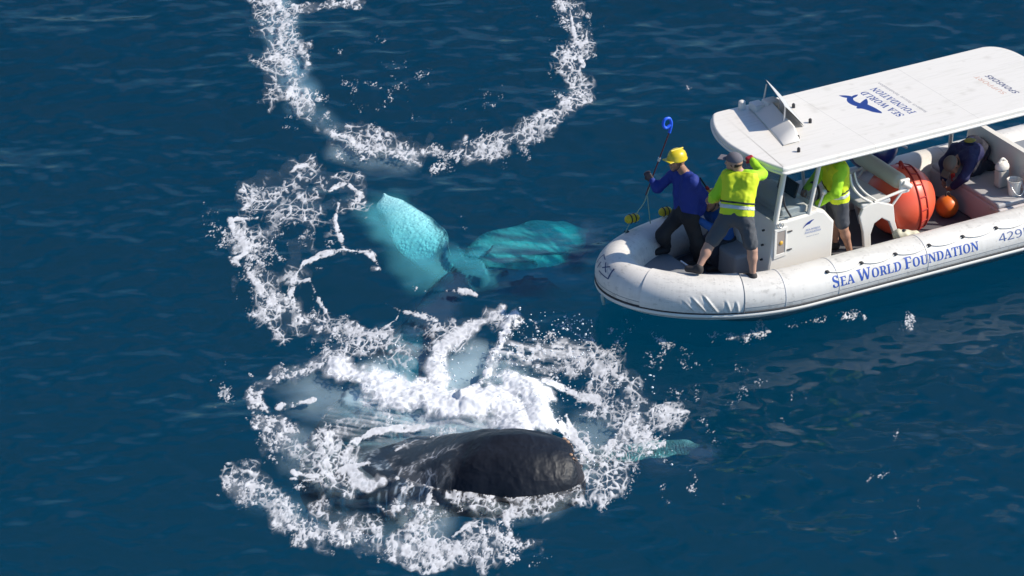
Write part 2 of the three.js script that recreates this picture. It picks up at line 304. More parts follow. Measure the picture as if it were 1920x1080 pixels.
const CELLX = 0.0092, CELLZ = 0.0165, FX0 = -4.5, FX1 = 5.6, FZ0 = -9.8, FZ1 = 9.0, NX = Math.ceil((FX1 - FX0) / CELLX), NZ = Math.ceil((FZ1 - FZ0) / CELLZ);
// Each stroke gives a cover from 0 to 1: a thin film, the web of strands between bubble cells, clumps of froth.
const web = (x, z, fx, k, lo, hi) => { const n = fbm(x * fx * 0.7, z * fx * 0.3, 3, k) - 0.5, m = fbm(x * fx * 0.7 + 31, z * fx * 0.3, 3, k + 5) - 0.5, [a, b] = worley((x + 1.5 * n / fx) * fx, (z + 3.4 * m / fx) * fx * 0.44, k + 9); return 1 - sstep(lo, hi, b - a); };
const grain = (x, z, c, k = 0) => c * sstep(0.32, 0.56, 0.7 * fbm(x * 30, z * 13, 2, 300 + k) + 0.3 * fbm(x * 7, z * 3, 2, 310 + k) + 0.42 * (c - 0.5));
const soft = (x, z, c) => c * (0.5 + 0.5 * sstep(0.3, 0.6, 0.6 * fbm(x * 28, z * 12, 2, 330) + 0.4 * fbm(x * 8, z * 3.4, 2, 331)));
const COVER = {
  d: (x, z, m) => { const q = fbm(x * 6, z * 2.7, 3, 61), w = web(x, z, 15, 210, 0.02, 0.2), c = sstep(0.5, 0.65, fbm(x * 24, z * 10.5, 3, 71) + 0.2 * (m - 0.7) + 0.5 * (q - 0.5)); return 0.27 * m * m * clamp(2 * q - 0.5) + grain(x, z, sstep(0.2, 0.7, m) * Math.max(0.85 * w * sstep(0.36, 0.6, q + 0.3 * m - 0.12), 0.9 * c * sstep(0.4, 0.75, m + q - 0.45)) * (0.25 + 0.75 * sstep(0.38, 0.54, fbm(x * 10 + 3, z * 4.4, 2, 350)))); },
  l: (x, z, m) => { const g = fbm(x * 3.2, z * 1.4, 3, 62), t = fbm(x * 20, z * 9, 2, 63); return 0.1 * m * g + soft(x, z, Math.max(web(x, z, 5.2, 230, 0.01 + 0.04 * t, 0.06 + 0.14 * t) * sstep(0.44, 0.66, g + 0.5 * m - 0.22), 0.9 * web(x, z, 12, 240, 0.02, 0.16) * sstep(0.56, 0.76, g + 0.4 * m - 0.14), 0.95 * sstep(0.6, 0.7, t + 0.4 * (g - 0.5)) * sstep(0.45, 0.85, m + g - 0.5))); },
  f: (x, z, m) => { const n = fbm(x * 18, z * 8, 3, 64); return Math.max(grain(x, z, sstep(0.62, 0.92, m + 1.1 * (n - 0.5)), 2), 0.85 * web(x, z, 14, 260, 0.02, 0.16) * sstep(0.3, 0.6, m + 0.8 * (n - 0.5))); },
  s: (x, z, m) => { const [a] = worley(x * 27 + 2.4 * fbm(x * 24, z * 11, 2, 91), z * 12 + 2.4 * fbm(x * 24, z * 11, 2, 92), 90), r = fbm(x * 6, z * 2.7, 2, 95), v = 0.14 - a + (r - 0.5) * 1.6 + 0.8 * (m - 0.78); return soft(x, z, sstep(0, 0.2, v + 0.5 * (fbm(x * 19, z * 8, 2, 93) - 0.5))); },
  w: (x, z, m) => { const q = fbm(x * 8, z * 3.6, 3, 66), h = sstep(0.25, 0.6, web(x, z, 14, 250, 0.05, 0.45) + 1.1 * (q - 0.4)); return clamp(m * 1.3 - 0.1) * (0.62 + 0.4 * q) + 0.6 * grain(x, z, h * sstep(0.2, 0.6, m), 3); },
  t: (x, z, m) => { const q = fbm(x * 3 + z * 2, z * 16 - x * 4, 3, 67); return m * clamp(0.2 + 2.4 * (q - 0.44)) + 0.7 * grain(x, z, m * sstep(0.5, 0.66, fbm(x * 22, z * 10, 2, 68)), 4); },
};
function field(strokes, fill) {
  const F = new Float32Array(NX * NZ), H = new Float32Array(NX * NZ);
  for (const { kind, w, s, h, pts } of strokes) {
    const pad = w * 2.2 + 12, xs = pts.map((p) => p[0]), zs = pts.map((p) => p[1]);
    const i0 = Math.max(0, Math.floor(((Math.min(...xs) - pad) / AX - FX0) / CELLX)), i1 = Math.min(NX - 1, Math.ceil(((Math.max(...xs) + pad) / AX - FX0) / CELLX));
    const j0 = Math.max(0, Math.floor(((Math.min(...zs) - pad) / AZ - FZ0) / CELLZ)), j1 = Math.min(NZ - 1, Math.ceil(((Math.max(...zs) + pad) / AZ - FZ0) / CELLZ));
    for (let j = j0; j <= j1; j++) for (let i = i0; i <= i1; i++) {
      const x = FX0 + i * CELLX, z = FZ0 + j * CELLZ, X = x * AX, Z = z * AZ;
      let d = 1e9;
      for (let q = 0; q < Math.max(1, pts.length - 1); q++) { const [ax, az] = pts[q], [bx, bz] = pts[Math.min(q + 1, pts.length - 1)], dx = bx - ax, dz = bz - az, t = clamp(((X - ax) * dx + (Z - az) * dz) / (dx * dx + dz * dz + 1e-6)), e = Math.hypot(X - ax - t * dx, Z - az - t * dz); if (e < d) d = e; }
      if (d > pad) continue;
      const smooth = 1 - sstep(0, 2.1, d / w);
      if (kind === 'f') d = Math.max(0, d + (fbm(x * 5, z * 2.2, 3, 80) - 0.5) * 14) / (w * 1.15); else d = Math.max(0, d + (fbm(x * 4.5, z * 2, 3, 80) - 0.5) * w * 1.4 + (fbm(x * 9, z * 4, 2, 85) - 0.5) * 16) / w;
      const m = 1 - sstep(0.2, 1.2, d), n = j * NX + i;
      if (m > 0.01) { const v = clamp(COVER[kind](x, z, Math.min(1, m * s)) ) ; F[n] = Math.max(F[n], v, kind === 's' ? v : F[n] + v * 0.35 * (1 - F[n])); }
      if (h > 0.11) H[n] = Math.max(H[n], 0.85 * (h - 0.08) * smooth);
    }
  }
  return fill(F, H);
}
const froth = new THREE.MeshPhysicalMaterial({ color: col(0.66, 0.665, 0.685), vertexColors: true, transparent: true, roughness: 0.8, specularIntensity: 0.3 });
for (const [ring, label] of [
  ['upper', 'white foam ring curving across the top of the sea, farthest from the whale'],
  ['middle', 'thin white foam net left of the turquoise whale tail'],
  ['lower', 'thick white foam and splash ring around the dark whale head'],
  ['boat', 'scattered white foam flecks on the water below and beside the boat']]) {
  field(rings[ring], (F, H) => {
    const id = new Int32Array(NX * NZ).fill(-1), P = [], C = [], I = [];
    const put = (n) => {
      if (id[n] >= 0) return id[n];
      const i = n % NX, j = (n / NX) | 0, x = FX0 + i * CELLX, z = FZ0 + j * CELLZ, f = F[n], tall = H[n];
      let y = wave(x, z) + 0.004 + 0.006 * f;
      if (tall > 0) y += tall * (0.8 + 0.7 * (fbm(x * 1.6, z * 1.6, 2, 33) - 0.5)) + Math.min(0.05, tall) * ((fbm(x * 6, z * 6, 3, 34) - 0.5) * 1.2 + 0.3 * (0.5 - worley(x * 9, z * 9, 3)[0]));
      id[n] = P.length / 3; P.push(x, y, z); const sh = tall > 0.02 ? 1 + 0.22 * sstep(0.02, 0.08, tall) : 0.72 + 0.5 * fbm(x * 34, z * 15, 2, 320); C.push(sh, sh, sh * 1.01, f * 0.98);
      return id[n];
    };
    for (let j = 0; j < NZ - 1; j++) for (let i = 0; i < NX - 1; i++) {
      const a = j * NX + i, b = a + 1, c = a + NX, d = c + 1;
      if (Math.max(F[a], F[b], F[c], F[d]) < 0.02) continue;
      const A = put(a), B = put(b), C2 = put(c), D = put(d);
      I.push(A, C2, B, B, C2, D);
    }
    const g = new THREE.BufferGeometry();
    g.setAttribute('position', new THREE.Float32BufferAttribute(P, 3)); g.setAttribute('color', new THREE.Float32BufferAttribute(C, 4)); g.setIndex(I); g.computeVertexNormals();
    tag(mesh('sea_foam', g, froth), label, 'foam', null, 'stuff');
  });
}
// milky bubbly water under the foam, with added veils and painted glow
{
  const M = [], HAZE = [0.2, 0.36, 0.46];
  const B = (w, s, depth, text, c = [0.62, 0.72, 0.76], k = 0) => M.push({ w, s, depth, c, k, pts: toSea(text) });
  B(60, 0.95, 0.12, '940,470 1010,450 1110,425', [0.005, 0.04, 0.085], 1); B(30, 0.85, 0.1, '1225,850 1270,842 1320,836', [0.005, 0.04, 0.085], 1); B(16, 0.8, 0.08, '1300,838 1325,836', [0.005, 0.04, 0.085], 0); B(34, 0.55, 0.1, '850,470 872,488 900,490', [0.05, 0.34, 0.4], 2); B(34, 0.9, 0.1, '1075,470 1105,440 1100,415', [0.005, 0.04, 0.085], 0); B(40, 0.95, 0.1, '850,525 820,565 790,600', [0.005, 0.04, 0.085], 0); B(50, 0.6, 0.12, '870,500 930,510 1010,520', [0.006, 0.05, 0.095], 1); B(56, 0.42, 0.16, '722,385 750,425 790,465 840,500', [0.12, 0.5, 0.54], 2); B(40, 0.42, 0.2, '840,505 900,488 1000,492 1080,500', [0.05, 0.3, 0.36], 2); B(30, 0.5, 0.2, '880,455 940,440 1010,428 1060,432', [0.05, 0.32, 0.38], 1);  // added dark veils hide the fin edges; turquoise strokes are painted glow
  B(60, 0.8, 0.05, '700,728 740,740 820,760 900,770'); B(70, 0.26, 0.08, '590,720 660,755 760,790'); B(46, 0.55, 0.06, '890,660 860,690 840,715 830,735'); B(40, 0.28, 0.12, '770,620 780,640 790,660');
  B(60, 0.5, 0.06, '950,700 990,750 960,790'); B(45, 0.25, 0.08, '1100,790 1120,810'); B(22, 0.16, 0.06, '850,915 900,940 960,950 1040,938 1075,915'); B(46, 0.22, 0.08, '560,830 620,860 660,880'); 
  B(30, 0.2, 0.08, '480,915 560,950 660,980 800,1010', HAZE); B(36, 0.5, 0.05, '515,-40 530,60 545,120 565,180', HAZE); B(24, 0.24, 0.08, '580,200 650,245', HAZE); B(40, 0.22, 0.08, '1090,860 1060,880'); 
  B(40, 0.22, 0.08, '780,975 820,980'); B(30, 0.18, 0.09, '640,265 700,280 760,285');
  const st = 0.03, nx = Math.ceil((FX1 - FX0) / st), nz = Math.ceil((FZ1 - FZ0) / st), A = new Float32Array(nx * nz), D = new Float32Array(nx * nz).fill(0.08), K = new Array(nx * nz).fill([0.62, 0.72, 0.76]), P = [], C = [], I = [], id = new Int32Array(nx * nz).fill(-1);
  for (let j = 0; j < nz; j++) for (let i = 0; i < nx; i++) for (const { w, s, depth, c, k, pts } of M) {
    const x = FX0 + i * st, z = FZ0 + j * st; let d = 1e9;
    for (let q = 0; q < pts.length - 1; q++) { const [ax, az] = pts[q], [bx, bz] = pts[q + 1], dx = bx - ax, dz = bz - az, t = clamp(((x * AX - ax) * dx + (z * AZ - az) * dz) / (dx * dx + dz * dz)), e = Math.hypot(x * AX - ax - t * dx, z * AZ - az - t * dz); if (e < d) d = e; }
    d += (fbm(x * 2, z * 1.6, 3, 120) - 0.5) * w * 0.9;
    const a = s * (1 - sstep(0.1, 1.25, Math.max(0, d) / w)) * (k === 1 ? clamp(0.1 + 3.2 * (fbm(x * 1.6 + z, z * 5 - x * 1.2, 4, 140) - 0.36)) : 0.55 + 0.9 * fbm(x * 3, z * 2, 3, 130)), n = j * nx + i;
    if (a > A[n]) { A[n] = a; D[n] = depth; K[n] = c; }
  }
  const put = (n) => { if (id[n] < 0) { const x = FX0 + (n % nx) * st, z = FZ0 + ((n / nx) | 0) * st; id[n] = P.length / 3; P.push(x, wave(x, z) - D[n], z); C.push(...K[n], clamp(A[n])); } return id[n]; };
  for (let j = 0; j < nz - 1; j++) for (let i = 0; i < nx - 1; i++) { const a = j * nx + i; if (Math.max(A[a], A[a + 1], A[a + nx], A[a + nx + 1]) <= 0.004) continue; const q = [put(a), put(a + 1), put(a + nx), put(a + nx + 1)]; I.push(q[0], q[2], q[1], q[1], q[2], q[3]); }
  const g = new THREE.BufferGeometry();
  g.setAttribute('position', new THREE.Float32BufferAttribute(P, 3)); g.setAttribute('color', new THREE.Float32BufferAttribute(C, 4)); g.setIndex(I); g.computeVertexNormals();
  tag(mesh('bubbles_and_veils', g, new THREE.MeshStandardMaterial({ color: 0xffffff, vertexColors: true, transparent: true, roughness: 1 })), 'milky bubbly water under the foam, with added dark veils and painted turquoise glow over tail and flipper', 'bubbles', null, 'stuff').castShadow = false;
}
// drops thrown up by the splash
{
  const drop = new THREE.IcosahedronGeometry(1, 1), N = 520, inst = new THREE.InstancedMesh(drop, new THREE.MeshPhysicalMaterial({ color: col(0.85, 0.88, 0.9), roughness: 0.25 }), N), m = new THREE.Matrix4();
  for (let i = 0; i < N; i++) {
    const u = rnd(), p = u < 0.35 ? fromPixel(lerp(940, 1110, rnd()), lerp(610, 680, rnd()), 0) : u < 0.6 ? fromPixel(lerp(930, 1060, rnd()), lerp(690, 800, rnd()), 0) : u < 0.8 ? fromPixel(lerp(640, 940, rnd()), lerp(650, 740, rnd()), 0) : fromPixel(lerp(1040, 1260, rnd()), lerp(700, 900, rnd()), 0);
    const r = 0.004 + 0.011 * rnd() * rnd();
    m.makeScale(r * (0.8 + rnd()), r * (0.8 + 0.8 * rnd()), r).setPosition(p.x, wave(p.x, p.z) + 0.02 + (u < 0.8 ? 0.38 : 0.12) * rnd() * rnd(), p.z);
    inst.setMatrixAt(i, m);
  }
  inst.name = 'spray'; inst.castShadow = true;
  scene.add(tag(inst, 'white drops of spray flying over the splash behind the whale', 'spray', null, 'stuff'));
}

// ---------------------------------------------------------------- the whale
{
  const at = (px, py, h) => fromPixel(px, py, h);
  // a body along its spine: [point, half width, half height]
  const over = (px, py, h) => { const q = fromPixel(px, py, 0); q.y = h; return q; };
  const spine = [[over(1082, 882, -0.1), 0.08, 0.1], [over(1073, 884, -0.1), 0.4, 0.36], [over(1048, 885, -0.1), 0.6, 0.5], [over(990, 885, -0.14), 0.74, 0.6], [over(930, 882, -0.17), 0.76, 0.6], [over(890, 875, -0.19), 0.82, 0.55], [over(848, 867, -0.26), 0.88, 0.48],
    [over(790, 858, -0.36), 0.95, 0.44], [over(722, 842, -0.52), 0.92, 0.48], [over(676, 795, -0.82), 0.76, 0.5], [over(662, 715, -1.05), 0.62, 0.46], [over(690, 630, -1.18), 0.48, 0.4], [over(738, 550, -1.14), 0.34, 0.32], [over(785, 485, -1.05), 0.22, 0.22], [over(822, 432, -0.94), 0.15, 0.14], [at(846, 500, -0.84), 0.1, 0.08], [at(848, 494, -0.8), 0.05, 0.04]];
  const path = curve(spine.map((s) => s[0])), nS = spine.length - 1;
  const along = (arr, u) => { const t = u * nS, i = Math.min(nS - 1, Math.floor(t)), f = t - i, p = arr[Math.max(0, i - 1)], a = arr[i], b = arr[i + 1], c = arr[Math.min(nS, i + 2)]; return 0.5 * (2 * a + (b - p) * f + (2 * p - 5 * a + 4 * b - c) * f * f + (3 * a - p - 3 * b + c) * f * f * f); };
  const W = spine.map((s) => s[1]), Hh = spine.map((s) => s[2]);
  const body = grid(150, 56, (u, v) => {
    const c = path.getPoint(u), t = path.getTangent(u), side = V(-t.z, 0, t.x).normalize(), up = V(0, 1, 0).addScaledVector(t, -t.y).normalize(), a = v * 2 * Math.PI, w = Math.max(0.02, along(W, u)), h = Math.max(0.02, along(Hh, u));
    let s = Math.sin(a), q = Math.cos(a), r = 1;
    r += 0.05 * Math.exp(-((q * 9) ** 2)) * Math.max(0, s) * (1 - sstep(0.2, 0.42, u)) - 0.05 * Math.exp(-(((q - 0.42) * 8) ** 2)) * Math.max(0, s) * (1 - sstep(0.26, 0.36, u)) * sstep(0.06, 0.14, u) + 0.03 * Math.exp(-(((q + 0.45) * 7) ** 2)) * Math.max(0, s) * (1 - sstep(0.2, 0.36, u));               // the low ridge along the head
    r -= 0.09 * Math.exp(-(((u - 0.315 - 0.02 * q) / 0.022) ** 2)) * Math.max(0, s) * sstep(0.6, -0.3, q * Math.sign(1));                                  // the crease behind it
    r += 0.05 * (fbm(u * 26, Math.cos(a) * 3.5 + 5, 3, 150) - 0.5);
    return c.clone().addScaledVector(side, Math.sign(q) * Math.pow(Math.abs(q), 0.9) * w * r).addScaledVector(up, Math.sign(s) * Math.pow(Math.abs(s), 0.95) * (s < 0 ? Math.min(h, lerp(0.26, h, sstep(0.36, 0.5, u))) : h) * r);
  }, { close: true });
  const fin = (pts, chord, thick, nu = 60, nv = 28, jag = 0.05) => {   // a flat tapering fin: [point, half chord]
    const p = curve(pts.map((s) => s[0])), n = pts.length - 1, half = pts.map((s) => s[1]);
    const val = (u) => { const t = u * n, i = Math.min(n - 1, Math.floor(t)); return lerp(half[i], half[i + 1], sstep(0, 1, t - i)); };
    return grid(nu, nv, (u, v) => {
      const c = p.getPoint(u), t = p.getTangent(u), ch = chord.clone().addScaledVector(t, -chord.dot(t)).normalize(), nn = t.clone().cross(ch).normalize(), a = v * 2 * Math.PI, w = Math.max(0.01, val(u)) * (1 + (Math.sin(a * 1) * 0 + Math.cos(a) > 0 ? jag * Math.sin(u * 34) : 0)), q = Math.cos(a), s = Math.sin(a);
      return c.clone().addScaledVector(ch, q * w).addScaledVector(nn, s * thick * (0.35 + 0.65 * (1 - u)) * (1 - 0.5 * q * q) + 0.014 * (fbm(u * 6, q * 2, 2, 160) - 0.5));
    }, { close: true });
  };
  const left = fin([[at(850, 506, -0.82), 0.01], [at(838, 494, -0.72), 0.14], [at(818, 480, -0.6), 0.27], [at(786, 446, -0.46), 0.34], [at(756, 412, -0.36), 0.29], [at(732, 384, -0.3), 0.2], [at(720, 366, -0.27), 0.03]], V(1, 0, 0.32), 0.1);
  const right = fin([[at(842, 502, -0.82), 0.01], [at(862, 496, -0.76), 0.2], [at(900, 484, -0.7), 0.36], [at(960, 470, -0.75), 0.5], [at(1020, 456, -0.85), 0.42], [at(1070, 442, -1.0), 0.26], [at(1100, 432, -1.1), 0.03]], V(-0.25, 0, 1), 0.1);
  const flipper = fin([[at(1060, 875, -0.55), 0.2], [at(1130, 856, -0.5), 0.24], [at(1210, 845, -0.42), 0.24], [at(1280, 838, -0.36), 0.2], [at(1312, 836, -0.34), 0.03]], V(0.1, 0, 1), 0.07, 40, 22, 0.1);
  const tint = (g, f) => { const p = g.attributes.position, c = new Float32Array(p.count * 3); for (let i = 0; i < p.count; i++) c.set(f(p.getX(i), p.getY(i), p.getZ(i), g.attributes.uv.getX(i), g.attributes.uv.getY(i)), i * 3); g.setAttribute('color', new THREE.BufferAttribute(c, 3)); return g; };
  const mixc = (a, b, t) => a.map((x, i) => lerp(x, b[i], t)), dark = [0.005, 0.008, 0.015], pale = [0.88, 0.9, 0.88];
  tint(body, (x, y, z, u, v) => mixc(mixc(dark, [0.011, 0.014, 0.022], fbm(x * 3, z * 3, 3, 170)).map((c, i) => lerp(c, [0.024, 0.036, 0.05][i], sstep(0.29, 0.36, u))).map((c, i) => lerp(c, [0.035, 0.095, 0.14][i], sstep(0.5, 0.6, u))), [0.09, 0.07, 0.07], 0.6 * sstep(0.09, 0.03, u) * fbm(x * 12, z * 12 + y * 9, 2, 171)));  // tail stock painted water-toned, lighter to offset the shadow of the flukes
  tint(left, (x, y, z, u, v) => { const q = Math.cos(v * 6.283), n = fbm(x * 5 + 2 * u, z * 2.2, 3, 180); return mixc(pale, [0.03, 0.085, 0.12], clamp(sstep(0.78, 0.98, Math.abs(q) + 0.35 * (n - 0.5)) * 0.8 + 0.55 * sstep(0.25, 0.05, u) + 0.35 * sstep(0.55, 0.8, n) + 0.55 * sstep(0.56, 0.72, fbm(x * 9 + z * 3, z * 1.6, 3, 181)) * (0.35 + sstep(0.6, 0.2, u)))); });  // ripple light and fade into the water painted as streaks and dark edges
  tint(right, (x, y, z, u, v) => { const q = Math.cos(v * 6.283), n = fbm(x * 2.2 + 1.2 * z, z * 5.5 - 1.5 * x, 4, 190); return mixc([0.3, 0.33, 0.33], [0.03, 0.085, 0.12], clamp(sstep(0.35, 0.95, Math.abs(q) + 1.1 * (n - 0.5)) + 0.8 * sstep(0.45, 0.6, n) + 0.8 * sstep(0.55, 0.95, u))); });  // dimming with depth painted in as darker mottling towards the tip
  tint(flipper, (x, y, z, u) => mixc([0.3, 0.36, 0.36], [0.03, 0.07, 0.09], clamp(0.9 * sstep(0.45, 0.2, u) + 0.6 * sstep(0.45, 0.7, fbm(x * 6, z * 4, 3, 200)))));
  const hide = noiseMap(512, (u, v) => { const t = (k, n) => fbm(Math.abs(u - 0.5) * k * 6, v * k, n, 500); return 0.5 * t(14, 4) + 0.5 * (1 - Math.abs(2 * fbm(Math.abs(u - 0.5) * 50, v * 26, 3, 510) - 1)); });
  const whale = new THREE.Group();
  whale.name = 'humpback_whale'; scene.add(whale);
  tag(whale, 'dark humpback whale with its head in the foam and pale turquoise tail under water', 'whale');
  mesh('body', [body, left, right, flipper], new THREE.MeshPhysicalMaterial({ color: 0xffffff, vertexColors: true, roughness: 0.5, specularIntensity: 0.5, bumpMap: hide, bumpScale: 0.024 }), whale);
  const nubs = [], bar = [];
  for (let i = 0; i < 46; i++) { const u = 0.03 + 0.075 * rnd(), v = 0.04 + 0.3 * rnd(), n = Math.round(u * 150) + Math.round(v * 56) * 151, p = V().fromBufferAttribute(body.attributes.position, n), q = V().fromBufferAttribute(body.attributes.normal, n); (i % 3 ? nubs : bar).push(ball(0.012 + 0.02 * rnd(), p.x, p.y, p.z, 1, 0.7, 1, 8, 6)); }
  { // sea foam washing over the back
    const nu = 150, nv = 150, C = [], g = grid(nu, nv, (a, b) => {
      const u = lerp(0.2, 0.56, a), v = lerp(0.0, 0.5, b), fu = u * 150, fv = v * 56, i = Math.floor(fu), j = Math.floor(fv), at2 = (i, j, n) => V().fromBufferAttribute(body.attributes[n], i + j * 151);
      const mixv = (n) => at2(i, j, n).lerp(at2(i + 1, j, n), fu - i).lerp(at2(i, j + 1, n).lerp(at2(i + 1, j + 1, n), fu - i), fv - j), p = mixv('position').addScaledVector(mixv('normal').normalize(), 0.006);
      const m = sstep(0.3, 0.4, u + 0.05 * (fbm(p.x * 3, p.z * 3, 2, 360) - 0.5)) * (0.5 + 0.5 * sstep(0.5, 0.42, u)), low = sstep(0.2, 0.02, v), gate = sstep(0.44, 0.6, fbm(p.x * 4, p.z * 4, 3, 361));
      const w = Math.max(web(p.x * 1.3, p.z * 1.6 + p.y, 7, 270, 0.02, 0.16) * gate, 0.8 * web(p.x, p.z + p.y, 15, 280, 0.02, 0.14) * gate * sstep(0.5, 0.65, fbm(p.x * 6, p.z * 6, 2, 362)));
      C.push(1, 1, 1, clamp(soft(p.x, p.z, w) * (m + 0.6 * low) + 0.1 * m * gate));
      return p;
    });
    g.setAttribute('color', new THREE.Float32BufferAttribute(C, 4));
    tag(mesh('foam_film', g, froth, whale), 'white foam washing over the back', null, null, 'stuff');
  }
  tag(mesh('skin_knobs', nubs, mat(0.05, 0.035, 0.035, { roughness: 0.35 }), whale), null, null, null, 'stuff');
  tag(mesh('barnacles', bar, mat(0.4, 0.24, 0.15, { roughness: 0.7 }), whale), 'orange and white barnacles on the snout', null, null, 'stuff');
}

// ---------------------------------------------------------------- the boat: x aft from the bow, y up, z to port (the near side)
const HEAD = THREE.MathUtils.degToRad(31.5), BASE = V(0.9 + 1.28 * Math.sin(HEAD), 0, -0.2 + 1.28 * Math.cos(HEAD));
function aboard(name, x, y, z) {          // a group that stands at a place of the boat, turned as the boat is
  const g = new THREE.Group();
  g.name = numbered(name);
  g.position.set(x, y, z).applyAxisAngle(V(0, 1, 0), HEAD).add(BASE);
  g.rotation.y = HEAD;
  scene.add(g);
  g.userData.off = undefined;
  return g;
}
const off = (g, x, y, z) => g.translate(-x, -y, -z);
const grime = noiseMap(512, (u, v) => { const edge = Math.min(1, 8 * u, 8 * (1 - u)); return 0.985 - 0.05 * edge * sstep(0.5, 0.75, fbm(u * 9, v * 22, 4, 300)) - 0.08 * edge * sstep(0.68, 0.74, fbm(u * 40, v * 60, 3, 301)) - 0.05 * edge * fbm(u * 70, v * 5, 2, 302); }, true);
const M = {
  white: mat(0.8, 0.76, 0.7, { roughness: 0.38, clearcoat: 0.25, clearcoatRoughness: 0.3 }),
  collar: mat(0.78, 0.745, 0.7, { roughness: 0.55, map: grime }),
  grey: mat(0.24, 0.25, 0.27, { roughness: 0.7 }), dark: mat(0.03, 0.03, 0.035, { roughness: 0.6 }), deck: mat(0.11, 0.11, 0.125, { roughness: 0.85 }),
  steel: mat(0.7, 0.7, 0.7, { roughness: 0.3, metalness: 0.7 }), strake: mat(0.56, 0.57, 0.6, { roughness: 0.5 }), cream: mat(0.62, 0.58, 0.44, { roughness: 0.6 }),
  glass: new THREE.MeshPhysicalMaterial({ color: col(0.62, 0.68, 0.72), transmission: 1, thickness: 0, roughness: 0.05 }),
  skin: null, rope: mat(0.6, 0.6, 0.55, { roughness: 0.9 }), blue: mat(0.02, 0.05, 0.2, { roughness: 0.55 }),
};
const boat = aboard('inflatable_boat', 0, 0, 0);
tag(boat, 'white rigid inflatable boat with a long hard roof and blue lettering on its side', 'boat');
const BR = 0.28, BW = 1.05, LEN = 7.9;
const half = (x) => (x >= 1.78 ? BW : BW * Math.sqrt(Math.max(0, 1 - Math.pow(Math.max(0, 1 - (x + 0.2) / 1.98), 1.9))));
const rise = (x) => 0.47 + 0.11 * Math.pow(Math.max(0, 1 - (x + 0.2) / 2), 2);
const RING = [];                          // the collar's middle line, near stern to far stern
for (let i = 0; i <= 40; i++) RING.push(V(lerp(LEN, 1.85, i / 40), 0, BW));
for (let i = 1; i <= 44; i++) { const t = 1 - i / 44, x = -0.2 + 2.05 * t * t; RING.push(V(x, 0, half(x))); }
for (let i = RING.length - 2; i >= 0; i--) RING.push(V(RING[i].x, 0, -RING[i].z));
RING.forEach((p) => { p.y = rise(p.x); });
const ARC = [0]; for (let i = 1; i < RING.length; i++) ARC.push(ARC[i - 1] + RING[i].distanceTo(RING[i - 1]));
const frameAt = (i) => { const a = RING[Math.max(0, i - 1)], b = RING[Math.min(RING.length - 1, i + 1)], t = b.clone().sub(a).normalize(), out = V(t.z, 0, -t.x).normalize().negate(); if (out.dot(V(RING[i].x - 3, 0, RING[i].z)) < 0) out.negate(); const up = V(0, 1, 0).addScaledVector(t, -t.y).normalize(); return [t, out, up]; };
const onCollar = (i, ang, r) => { const [, out, up] = frameAt(i); return RING[i].clone().addScaledVector(out, Math.cos(ang) * r).addScaledVector(up, Math.sin(ang) * r); };
function ringAt(s) { let i = 0; while (i < ARC.length - 2 && ARC[i + 1] < s) i++; const t = clamp((s - ARC[i]) / (ARC[i + 1] - ARC[i])); return [i, t]; }
function collarPoint(s, ang, r) { const [i, t] = ringAt(s), a = onCollar(i, ang, r), b = onCollar(Math.min(i + 1, RING.length - 1), ang, r); return a.lerp(b, t); }
const arcOfX = (x) => LEN - x;            // along the straight near side
const NR = RING.length - 1;
const collar = mesh('inflatable_collar', grid(NR, 40, (u, v) => onCollar(Math.round(u * NR), v * 2 * Math.PI, BR), { close: true, uv: (u, v) => [ARC[Math.round(u * NR)] / 2, v * 0.88] }), M.collar, boat);
for (const [s, d] of [[0, 1], [NR, -1]]) { const p = RING[s]; mesh('collar_end_cap', new THREE.LatheGeometry([[0.001, 0.3], [0.1, 0.24], [0.2, 0.1], [0.265, 0]].map((q) => new THREE.Vector2(...q)), 28).rotateZ(-Math.PI / 2).translate(p.x, p.y, p.z), M.collar, boat); }
const strip = (ang, r, thick, s0 = 0.02, s1 = ARC[NR] - 0.02, n = 150) => { const pts = []; for (let i = 0; i <= n; i++) pts.push(collarPoint(lerp(s0, s1, i / n), ang, r)); return new THREE.TubeGeometry(new THREE.CatmullRomCurve3(pts), n * 2, thick, 7); };
mesh('rubbing_strake', strip(-0.5, BR + 0.006, 0.032), M.white, boat);
for (const a of [-0.36, -0.63]) mesh('trim_line', strip(a, BR + 0.008, 0.013), M.dark, boat);
mesh('collar_seam', strip(-0.12, BR - 0.002, 0.005), M.grey, boat);
{ // the slack sleeve over the bow, with creases on the near side
  const s0 = 7.02, s1 = 8.16, mid = ARC[Math.floor(NR / 2)];
  const g = grid(110, 48, (u, v) => {
    const s = lerp(s0, s1, u), ang = lerp(-0.35, 2.4, v);
    let r = BR + 0.012;
    for (const [c, lo, hi, amp, slope] of [[0.16, -0.3, 0.35, 0.012, 0.1], [0.3, -0.32, 0.6, 0.016, 0.22], [0.42, -0.3, 0.5, 0.016, 0.26], [0.54, -0.3, 0.3, 0.011, 0.28], [0.07, -0.35, 0.3, 0.014, 0.05]]) { const q = (s - s0) - (c + slope * (ang + 0.3)), w = sstep(lo, lo + 0.15, ang) * sstep(hi, hi - 0.3, ang); r += amp * w * (Math.exp(-((q / 0.016) ** 2)) - 0.7 * Math.exp(-(((q - 0.03) / 0.016) ** 2))); }
    return collarPoint(s, ang, r);
  });
  tag(mesh('bow_sleeve', g, M.collar, boat), 'creased sleeve wrapped round the bow tube');
  mesh('sleeve_seam', strip(0, 0, 0.001, 7, 7.01, 2), M.grey, boat).removeFromParent();
  const seam = []; for (let i = 0; i <= 24; i++) seam.push(collarPoint(s0, lerp(-0.35, 2.3, i / 24), BR + 0.012));
  mesh('sleeve_seam', new THREE.TubeGeometry(new THREE.CatmullRomCurve3(seam), 48, 0.007, 6), M.grey, boat);
}
